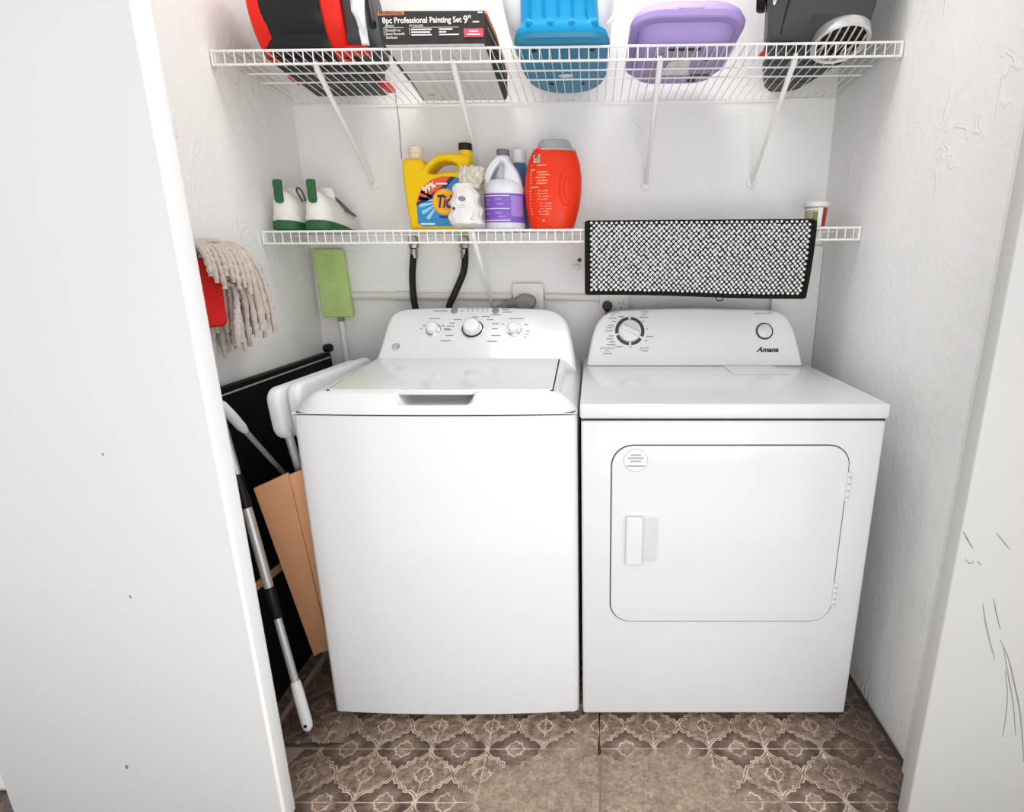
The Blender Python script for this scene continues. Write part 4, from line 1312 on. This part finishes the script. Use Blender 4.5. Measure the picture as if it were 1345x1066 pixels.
# ---- poly bag
rb = random.Random(11)
bgx, bgz = -0.388, lz(-0.4)
pb = empty('plastic_bag', (bgx, 1.765, bgz), 'crumpled white plastic bag in front of the yellow jug', 'bag')
rings = []
NR = 20
for i in range(NR):
    t = i / (NR - 1)
    z = bgz + .003 + .128 * t
    k = (1 - (1 - min(1, t / .12)) ** 2) if t < .12 else 1.0
    rx = (.034 + .018 * k) * (1 - .44 * t ** 2.2)
    ry = .034 * k * (1 - .25 * t ** 2) + .004
    ring = []
    for j, (x, y, zz) in enumerate(sring(bgx + .004 * math.sin(i), 1.768, z, rx, ry, 2.8, 44)):
        f = 1 + .022 * math.sin(j * 1.9 + i * .5) + .02 * math.sin(j * .7 - i * .6) + rb.uniform(-.008, .008)
        ring.append((bgx + (x - bgx) * f, 1.768 + (y - 1.768) * f, zz + rb.uniform(-.0015, .0015) * (0 if i in (0,) else 1)))
    rings.append(ring)
mk('bag_body', loft(rings), 'bagp', pb, 25)
rings = []
for i in range(12):
    t = i / 11
    z = bgz + .118 + .062 * t
    rx = .026 + .011 * math.sin(math.pi * min(1, t * .8))
    ring = []
    for j, (x, y, zz) in enumerate(sring(bgx + .012 * t + .012, 1.770, z, rx, rx * .55, 2.2, 40)):
        f = 1 + .11 * math.sin(j * 2.3 + i * .5) * (.4 + .6 * t) + rb.uniform(-.05, .05)
        ring.append((bgx + .02 + (x - bgx - .02) * f, 1.770 + (y - 1.770) * f, zz + rb.uniform(-.004, .004)))
    rings.append(ring)
mk('bag_neck', loft(rings), 'bag_top', pb, 20)
bpf = frame((0, 1.7325, bgz), EX, EZ)
plate('printed_badge', [ell(-0.3920, .086, .0105, .0065), ell(-0.3920, .086, .0080, .0042)], .0010, 0, bpf, 'lab_navy', pb, 0)
dash(bpf, -0.3920, .086, .010, .003, 'lab_navy', pb)
plate('printed_dot', ell(-0.4185, .058, .0045, .0045), .0010, 0, bpf, 'ink', pb, 0)
for k in range(5):
    dash(bpf, -.394 + .001 * (k % 2), .068 - .007 * k, .020 - .002 * abs(k - 2), .0022, 'lab_cyan', pb)
for k in range(4):
    dash(bpf, -.366 + .001 * k, .028 + .008 * k, .006, .003, 'lab_red', pb)

# ---- bleach jug
kz = lz(-0.28)
bk = empty('bleach_bottle', (-0.282, 1.85, kz), 'cloudy white bottle with purple label and dark grey cap', 'bottle')
kx, ky = -0.282, 1.85
mk('bottle_body', loft([sring(kx, ky, kz + h, r, r * .92, 2.4, 40) for h, r in ((.001, .054), (.004, .060), (.012, .063), (.110, .063), (.118, .0645), (.128, .064), (.140, .058), (.150, .048))]), 'jug', bk)
ko_ = [(kx - .062, .118), (kx - .060, .140), (kx - .048, .168), (kx - .036, .190), (kx - .022, .208), (kx - .018, .222), (kx + .018, .222), (kx + .024, .208), (kx + .042, .185), (kx + .056, .155), (kx + .062, .118)]
kh = [(kx - .036, .150), (kx - .034, .168), (kx - .022, .186), (kx - .006, .200), (kx + .004, .196), (kx + .002, .170), (kx - .004, .148)]
plate('shoulder_and_handle', [smooth(ko_, 3, False), smooth(kh, 3)], .066, .016, frame((0, ky - .034, kz), EX, EZ), 'jug', bk, 4)
mk('handle_recess', loft([sring(kx + .004, ky + .006, kz + h, rx, ry, 2, 24) for h, rx, ry in ((.125, .040, .022), (.150, .036, .020), (.180, .026, .016), (.205, .014, .014))]), 'jug_in', bk)
mk('bottle_label', loft([sring(kx, ky, kz + h, .0638, .0588, 2.4, 48) for h in (.022, .108)], False), 'lab_purple', bk)


def wrap(name, a0, a1, h0, h1, mat, r=.0644, ry=.0594):
    V, F = [], []
    n = 8
    for k in range(n + 1):
        a = math.radians(a0 + (a1 - a0) * k / n)
        c, s = math.cos(a), math.sin(a)
        for rr in (1.0, .992):
            for h in (h0, h1):
                V.append((kx + r * rr * math.copysign(abs(c) ** (2 / 2.4), c), ky + ry * rr * math.copysign(abs(s) ** (2 / 2.4), s), kz + h))
    for k in range(n):
        b = k * 4
        F += [(b, b + 4, b + 5, b + 1), (b + 2, b + 3, b + 7, b + 6), (b + 1, b + 5, b + 7, b + 3), (b, b + 2, b + 6, b + 4)]
    return mk(name, (V, F), mat, bk)


wrap('label_panel', 292, 340, .040, .102, 'lab_lilac')
for h in (.100, .062, .027):
    wrap('label_rule', 200, 288, h, h + .0022, 'paper')
for a, h in ((222, .086), (255, .088), (220, .074), (258, .074), (222, .045), (255, .047), (262, .036)):
    wrap('label_print', a, a + 15, h, h + .006, 'lab_lilac')
mk('cap', lathe([(.0205, .0), (.0205, .022), (.018, .024), (0, .024)], (kx + .001, ky, kz + .218), n=26), 'grey_cap', bk)
mk('neck', lathe([(.018, .0), (.018, .012)], (kx, ky, kz + .208), n=20), 'jug', bk)

# ---- teal bottle behind
tx = -0.243
tb = empty('teal_bottle', (tx, 1.945, lz(tx)), 'dark teal bottle with white cap standing behind the bleach bottle', 'bottle')
mk('bottle_body', lathe([(.030, .001), (.034, .006), (.034, .175), (.030, .200), (.022, .214), (.018, .218)], (tx, 1.945, lz(tx)), n=28), 'teal', tb)
mk('cap', lathe([(.018, .0), (.022, .004), (.022, .040), (.018, .044), (0, .044)], (tx, 1.945, lz(tx) + .216), n=22), 'plastic_w', tb)

# ---- orange red tub
oz = lz(-0.13)
ot = empty('detergent_pod_tub', (-0.130, 1.85, oz), 'orange red barrel shaped tub with grey lid and side grip', 'tub')
ox = -0.131
prof = ((.001, .062, .045), (.006, .070, .050), (.03, .077, .054), (.07, .086, .058), (.115, .0905, .060), (.16, .0895, .060), (.20, .082, .056), (.225, .072, .052), (.238, .064, .048), (.243, .055, .044))
mk('tub_body', loft([sring(ox + .012 * (h / .24), 1.85, oz + h, rx, ry, 2.8, 48) for h, rx, ry in prof]), 'orange_red', ot)
mk('lid', loft([sring(ox + .013, 1.85, oz + h, rx, ry, 2.5, 44) for h, rx, ry in ((.232, .069, .051), (.238, .067, .050), (.243, .056, .045), (.258, .050, .041), (.263, .046, .038))]), 'grey_lid', ot)
mk('lid_rim', loft([sring(ox + .013, 1.85, oz + h, rx, ry, 2.5, 44) for h, rx, ry in ((.262, .044, .036), (.266, .043, .035), (.266, .039, .032), (.2635, .038, .031))]), 'grey_lid', ot)
gp = []
for k in range(20):
    a = 2 * math.pi * k / 20
    gp.append((ox + .040 + .020 * math.cos(a), .125 + .055 * math.sin(a)))
inner = [(ox + .046 + .009 * math.cos(2 * math.pi * k / 20), .125 + .040 * math.sin(2 * math.pi * k / 20)) for k in range(20)]


def tub_y(x, h):
    """front surface of the tub"""
    for (h0, a0, b0), (h1, a1, b1) in zip(prof, prof[1:]):
        if h0 <= h <= h1:
            t = (h - h0) / (h1 - h0)
            rx, ry = a0 + (a1 - a0) * t, b0 + (b1 - b0) * t
            u = min(.999, abs((x - ox - .012 * (h / .24)) / rx))
            return 1.85 - ry * (1 - u ** 2.8) ** (1 / 2.8)
    return 1.80


def on_tub(name, pts, mat, lift=.0008, th=.0006):
    V = [(x, tub_y(x, h) - lift, oz + h) for x, h in pts] + [(x, tub_y(x, h) - lift + th, oz + h) for x, h in pts]
    n = len(pts)
    F = [tuple(range(n)), tuple(range(2 * n - 1, n - 1, -1))] + [(i, (i + 1) % n, n + (i + 1) % n, n + i) for i in range(n)]
    return mk(name, (V, F), mat, ot, None)


rg = []
for k in range(41):
    a = 2 * math.pi * k / 40
    x, h = ox + .047 + .017 * math.cos(a), .122 + .048 * math.sin(a)
    rg.append((x, tub_y(x, h) + .0005, oz + h))
mk('grip_rim', tube(rg, .0035, 6, False), 'orange_red', ot)
rg2 = []
for k in range(21):
    a = math.pi * (0.5 + k / 20)
    x, h = ox + .056 + .014 * math.cos(a), .122 + .036 * math.sin(a)
    rg2.append((x, tub_y(x, h) + .0005, oz + h))
mk('grip_ridge', tube(rg2, .003, 6), 'orange_red', ot)
rp = random.Random(5)
for h, x0, x1 in ((.208, -.050, -.034), (.186, -.058, -.010), (.173, -.060, -.046), (.166, -.060, -.008), (.158, -.062, .000), (.150, -.062, -.012), (.142, -.062, -.006), (.134, -.062, -.010), (.122, -.062, -.036), (.112, -.064, -.006),
                  (.104, -.064, -.010), (.096, -.064, -.004), (.088, -.064, -.010), (.076, -.064, .004), (.068, -.064, .002), (.060, -.062, .004), (.052, -.062, -.006), (.044, -.060, -.004)):
    on_tub('print_line', [(ox + x0, h), (ox + (x0 + x1) / 2, h), (ox + x1, h), (ox + x1, h + .0032), (ox + (x0 + x1) / 2, h + .0032), (ox + x0, h + .0032)], 'pale_org')
on_tub('barcode_panel', [(ox - .049, .196), (ox - .030, .196), (ox - .030, .219), (ox - .049, .219)], 'paper')
for k in range(5):
    on_tub('barcode_bar', [(ox - .0465 + k * .0034, .198), (ox - .0448 + k * .0034, .198), (ox - .0448 + k * .0034, .217), (ox - .0465 + k * .0034, .217)], 'ink', .0014)
on_tub('printed_dot', [(ox - .022 + .0035 * math.cos(k * .785), .026 + .0035 * math.sin(k * .785)) for k in range(8)], 'pale_org')

# ---- jar
jx = 0.710
jr = empty('small_jar', (jx, 1.82, lz(jx)), 'small tan and red jar with white lid on the lower shelf', 'jar')
mk('jar_body', lathe([(.029, .001), (.031, .004), (.0345, .060), (.034, .064)], (jx, 1.82, lz(jx)), n=30), 'jar_b', jr)
mk('lid', lathe([(.0385, .0), (.0395, .003), (.0395, .013), (.037, .015), (0, .016)], (jx, 1.82, lz(jx) + .062), n=30), 'plastic_w', jr)


def jar_patch(a0, a1, h0, h1, mat, lift):
    V, F = [], []
    n = 6
    for k in range(n + 1):
        a = math.radians(a0 + (a1 - a0) * k / n)
        for d_ in (lift, lift - .0005):
            for h in (h0, h1):
                r = .031 + (.0345 - .031) * (h - .004) / .056 + d_
                V.append((jx + r * math.cos(a), 1.82 + r * math.sin(a), lz(jx) + h))
    for k in range(n):
        b = k * 4
        F += [(b, b + 4, b + 5, b + 1), (b + 2, b + 3, b + 7, b + 6), (b + 1, b + 5, b + 7, b + 3), (b, b + 2, b + 6, b + 4)]
    mk('label_patch', (V, F), mat, jr)


jar_patch(262, 285, .004, .058, 'paper', .0008)
jar_patch(288, 318, .004, .058, 'jar_r', .0008)
jar_patch(236, 258, .012, .046, 'lime_dot', .0008)
jar_patch(190, 285, .052, .056, 'paper', .0010)

# ---- beaded mat hung over the shelf
mx0, mx1 = -0.018, 0.662
mt = empty('bobble_mat', (0.32, 1.70, 1.15), 'black bath mat with rows of white bobbles draped over the lower shelf', 'mat')


def mat_pt(u, s):
    """u 0..1 across, s metres down from the shelf's front edge (negative: back over the shelf)"""
    x = mx0 + (mx1 - mx0) * u
    zt = 1.3535 + .0068 * x + .006
    if s < 0:
        return Vector((x - .002 * math.sin(u * 9), 1.7005 - s, zt + .0015))
    k = s / .225
    xx = x - .014 * u * k * k + .002 * math.sin(u * 7) * k
    return Vector((xx, 1.6985 - .004 * math.sin(u * 11 + .6) * k - .006 * k - .004 * min(1, s / .02), zt - s * (1 - .008 * math.sin(u * 6)) * (.925 + .075 * u + .0 * k)))


def grid_sheet(us, ss, th):
    V, F = [], []
    for layer in (0, 1):
        for s in ss:
            for u in us:
                p = mat_pt(u, s)
                V.append(p + (Vector((0, 0, th)) if s < 0 else Vector((0, -th, 0))) * layer)
    n, m_ = len(us), len(ss)
    for l in (0, 1):
        o_ = l * n * m_
        for j in range(m_ - 1):
            for i in range(n - 1):
                F.append((o_ + j * n + i, o_ + j * n + i + 1, o_ + (j + 1) * n + i + 1, o_ + (j + 1) * n + i))
    for j in range(m_ - 1):
        for i in (0, n - 1):
            F.append((j * n + i, (j + 1) * n + i, n * m_ + (j + 1) * n + i, n * m_ + j * n + i))
    for i in range(n - 1):
        for j in (0, m_ - 1):
            F.append((j * n + i, j * n + i + 1, n * m_ + j * n + i + 1, n * m_ + j * n + i))
    return V, F


us = [i / 40 for i in range(41)]
ss = [-.20, -.10, -.03, -.005, .004, .012, .03, .06, .10, .14, .18, .225]
mk('backing', grid_sheet(us, ss, .004), 'towel_k', mt)
for nm, pts in (('binding', [mat_pt(0, s) + Vector((0, -.004, 0)) for s in (.0, .012, .03, .06, .10, .14, .18, .225)]),
                ('binding', [mat_pt(1, s) + Vector((0, -.004, 0)) for s in (.0, .012, .03, .06, .10, .14, .18, .225)]),
                ('binding', [mat_pt(u, .223) + Vector((0, -.003, 0)) for u in us])):
    mk(nm, tube(pts, .0052, 6), 'towel_k', mt)
V, F = [], []
rb = random.Random(21)
ico = bmesh.new()
bmesh.ops.create_icosphere(ico, subdivisions=1, radius=1.0)
IV = [v.co.copy() for v in ico.verts]
ico.verts.index_update()
IF = [tuple(v.index for v in f.verts) for f in ico.faces]
ico.free()
rows = 27
for j in range(rows):
    s = .0045 + j * .00795
    for i in range(44):
        u = (i + .5 + (.5 if j % 2 else 0)) / 44.6
        u = .012 + u * .976
        if u > .99: continue
        p = mat_pt(u, s) + Vector((rb.uniform(-.0008, .0008), -.0062, rb.uniform(-.0007, .0007)))
        if s < .008:
            p += Vector((0, .004, .001))
        k0 = len(V)
        r = rb.uniform(.0048, .0056)
        V += [p + Vector((q.x * r, q.y * r * .9, q.z * r * .92)) for q in IV]
        F += [tuple(a + k0 for a in f) for f in IF]
bo_ = mk('bobbles', (V, F), 'bobble', mt, 70)
bo_['kind'] = 'stuff'
mk('hanging_loop', tube(smooth([(0.378, 1.690, 1.145), (0.380, 1.689, 1.134), (0.390, 1.689, 1.130), (0.400, 1.689, 1.134), (0.402, 1.690, 1.145)], 4, False), .0016, 6), 'towel_k', mt)

# ================================================================== left corner things
# ---- string mop standing head up; its telescopic pole reaches the floor
mp_top, mp_bot = Vector((-0.970, 1.330, 1.10)), Vector((-0.777, 1.208, 0.005))
mo = empty('string_mop', tuple(mp_bot), 'string mop with red holder and telescopic steel pole standing head up', 'mop')
md = (mp_top - mp_bot)


def mpt(t): return mp_bot + md * t


def seg(name, t0, t1, r0, r1, mat, n=16):
    return mk(name, tube([mpt(t0), mpt(t0 + (t1 - t0) * .06), mpt(t1 - (t1 - t0) * .06), mpt(t1)], [r0 * .9, r0, r1, r1 * .9], n), mat, mo)


g = mk('end_grip', tube([mpt(t) for t in (0, .006, .02, .10, .128, .134)], [.006, .012, .0140, .0140, .0125, .010], 16), 'grip', mo)
mk('hang_hole', lathe([(.0045, 0), (.0045, .0012), (0, .0012)], mpt(.018) + Vector((0.003, -.0135, .004)), (0.2, -1, .15), 12), 'black', g)
seg('lower_tube', .130, .302, .0098, .0098, 'steel')
seg('coupling', .300, .378, .0125, .0130, 'black')
seg('middle_tube', .376, .578, .0122, .0122, 'steel')
seg('coupling', .575, .655, .0130, .0120, 'black')
seg('upper_tube', .652, .985, .0088, .0088, 'steel')
plate('holder', rrect(-.050, -.080, .012, .085, .014, 4), .026, .007, frame(Vector((-0.915, 1.352, 1.170)), (.62, .78, 0), (-.05, .12, 1)), 'red_fab', mo, 2)
rs = random.Random(4)


def strand(p0, p1, p2, p3, r):
    P = []
    n = 26
    for k in range(n + 1):
        t = k / n
        q = p0 * (1 - t) ** 3 + p1 * 3 * t * (1 - t) ** 2 + p2 * 3 * t * t * (1 - t) + p3 * t ** 3
        P.append(q)
    ph = rs.uniform(0, 6)
    rad = [r * (1 + .20 * math.sin(k * 2.1 + ph)) * (1.0 if k < n - 1 else .8) for k in range(n + 1)]
    P = [p + Vector((rs.uniform(-1, 1), rs.uniform(-1, 1), rs.uniform(-1, 1))) * .0009 for p in P]
    mk('strand', tube(P, rad, 7), 'yarn', mo, 60)


ENDS = [(1.48, 1.275), (1.545, 1.250), (1.575, 1.20), (1.580, 1.15), (1.570, 1.10), (1.540, 1.06), (1.490, 1.03), (1.440, 1.01), (1.40, 1.0), (1.350, 1.01)]
for k in range(112):
    f = min(.999, (k + rs.random()) / 112)
    q = f * (len(ENDS) - 1)
    i = int(q)
    e = Vector(ENDS[i]).lerp(Vector(ENDS[i + 1]), q - i)
    lay = rs.random()
    x0 = -0.984 + .085 * lay * (.5 + .5 * f)
    root = Vector((x0, 1.375 + rs.uniform(-.03, .025), 1.272 - .09 * f * lay))
    sh = rs.uniform(.66, 1.0) if lay > .35 else rs.uniform(.82, 1.0)
    end = Vector((x0 + rs.uniform(-.01, .02), 1.375 + (e.x - 1.375) * sh, 1.25 + (e.y - 1.25) * sh))
    p1 = root + Vector((.012 * lay, .045 + .03 * (1 - f), .030 * (1 - f) + .008))
    p2 = end + Vector((.008 * lay, -.012 + rs.uniform(-.01, .01), .075 * (.35 + f * .65)))
    for w_ in (root, p1, p2, end):
        w_.x = max(w_.x, -0.988)
    strand(root, p1, p2, end, rs.uniform(.0062, .0078))
# strands in front, falling past the right side of the holder
for k in range(16):
    y = 1.392 + .0055 * k
    xo = -0.915 + .03 * rs.random()
    strand(Vector((-0.955, y - .01, 1.268)), Vector((xo, y - .004, 1.300)), Vector((xo + .022, y + .010, 1.20)),
           Vector((xo + .012, y + .018 + rs.uniform(-.006, .006), rs.uniform(1.045, 1.12))), .0070)
# strands looped over the front of the holder
for k in range(9):
    y = 1.325 + .0105 * k
    xo = -0.945 + .006 * k
    strand(Vector((-0.955, y + .02, 1.268)), Vector((xo + .02, y - .004, 1.305)), Vector((xo + .042, y - .004, 1.262)),
           Vector((xo + .040, y - .004 + rs.uniform(-.004, .004), 1.212 - .016 * (k % 3) - (.03 if k > 5 else 0))), .0068)

# ---- lime flat mop
gm = empty('flat_mop', (-0.90, 1.96, 0.0), 'lime green perforated flat mop pad on a white stick in the corner', 'mop')
gfm = frame((-0.915, 1.955, 1.172), (1, 0.10, 0), (-0.055, 0.02, 1))
gpad = plate('pad', rrect(-.053, -.118, .053, .118, .008, 4), .016, .005, gfm, 'lime', gm, 2)
dotm = mesh(lathe([(.0011, -.001), (.0011, .0005), (0, .0006)], (0, 0, 0), (0, 0, 1), 6), 'perforation')
dv_ = []
V, F = [], []
for jj in range(30):
    for ii in range(6):
        if 12 <= jj <= 15: continue
        u, v = -.012 + ii * .006, -.095 + jj * .0066
        c = gfm @ Vector((u, v, 0.0003))
        k0 = len(V)
        for a in range(6):
            V.append(gfm @ Vector((u + .0012 * math.cos(a * 1.047), v + .0012 * math.sin(a * 1.047), .0004)))
        F.append(tuple(range(k0, k0 + 6)))
o = mk('perforations', (V, F), 'lime_dot', gpad, None)
o['kind'] = 'stuff'
mk('stick', tube([(-0.905, 1.965, 1.06), (-0.901, 1.972, .70), (-0.898, 1.988, .012)], .0085, 10), 'grip', gm)
mk('stick_socket', tube([(-0.907, 1.966, 1.10), (-0.905, 1.965, 1.04)], .012, 10), 'lime_dot', gm)

# ---- black panel against the left wall
bpn = empty('leaning_board', (-0.94, 1.58, 0.0), 'large black board with silver edge strip leaning on the left wall', 'board')
pn_u = Vector((-0.040, 0, 0.93)).normalized()
pfm = frame((-0.918, 0, 0.003), EY, pn_u)
plate('board', rrect(1.17, 0.0, 1.965, 0.925, .006, 2), .028, .002, pfm, 'panel', bpn)
plate('edge_trim', rrect(1.172, 0.906, 1.955, 0.911, .002, 2), .004, .001, frame((-0.916, 0, 0.003), EY, pn_u), 'alu', bpn)
mk('corner_knob', lathe([(.0, -.012), (.014, -.012), (.016, 0), (.014, .012), (0, .012)], (-0.955, 1.945, 0.945), (1, -.2, .2), 16), 'black', bpn)
plate('wood_strip', [(1.175, .400), (1.46, .372), (1.46, .350), (1.175, .376)], .008, .001, frame((-0.911, 0, 0.003), EY, pn_u), 'wood', bpn)

# ---- second pole with white grip
sp = empty('steel_pole', (-0.90, 1.90, 0.0), 'thin steel pole with white grip slanting behind the cardboard', 'pole')
a_, b_ = Vector((-0.890, 1.250, .922)), Vector((-0.862, 1.935, .012))
mk('rod', tube([a_.lerp(b_, t) for t in (.03, .3, .6, 1.0)], .0068, 10), 'steel', sp)
mk('grip', tube([a_.lerp(b_, t) for t in (.0, .01, .05, .09, .105)], [.007, .011, .0125, .0115, .008], 14), 'grip', sp)

# ---- flattened cardboard
cb = empty('flattened_cardboard', (-0.88, 1.45, 0.0), 'folded brown cardboard sheet leaning beside the washer', 'cardboard')
def slab(name, q, th, mat, parent):
    q = [Vector(p) for p in q]
    n = (q[1] - q[0]).cross(q[3] - q[0]).normalized() * th
    V = q + [p + n for p in q]
    return mk(name, (V, [(0, 1, 2, 3), (4, 7, 6, 5), (0, 4, 5, 1), (1, 5, 6, 2), (2, 6, 7, 3), (3, 7, 4, 0)]), mat, parent, None)


slab('front_flap', [(-0.880, 1.305, 0.675), (-0.790, 1.315, 0.715), (-0.838, 1.470, 0.060), (-0.893, 1.475, 0.022)], .004, 'card', cb)
slab('side_flap', [(-0.789, 1.316, 0.708), (-0.750, 1.330, 0.722), (-0.796, 1.480, 0.055), (-0.836, 1.472, 0.058)], .004, 'card', cb)
slab('back_flap', [(-0.872, 1.335, 0.655), (-0.790, 1.345, 0.690), (-0.830, 1.50, 0.040), (-0.882, 1.505, 0.010)], .004, 'card', cb)

# ---- folded white chair
fc = empty('folding_chair', (-0.775, 1.56, 0.0), 'white plastic folding chair folded flat beside the washer', 'chair')
for nm, x0, z0, y0, ztop in (('backrest', -0.792, .800, 1.300, .940), ('seat', -0.752, .770, 1.325, .948)):
    ol = rrect(y0, z0, 1.81, ztop, .038, 6)
    ol = [(yy + .10 * (ztop - zz) * (1 if yy < 1.5 else 0), zz - .02 * (yy - y0)) for yy, zz in ol]
    plate(nm, ol, .034, .012, frame((x0 + .012, 0, 0), EY, EZ), 'chair', fc, 3)
for x_, y_ in ((-0.790, 1.338), (-0.756, 1.355), (-0.790, 1.73), (-0.756, 1.71)):
    L_ = mk('leg', tube([(x_, y_, .83), (x_, y_ + .075, .5), (x_, y_ + .17, .012)], .0105, 12), 'steel', fc)
    mk('foot_cap', tube([(x_, y_ + .17, .001), (x_, y_ + .166, .03)], .013, 12), 'black', L_)
mk('cross_bar', tube([(-0.790, 1.425, .45), (-0.790, 1.815, .45)], .008, 10), 'steel', fc)
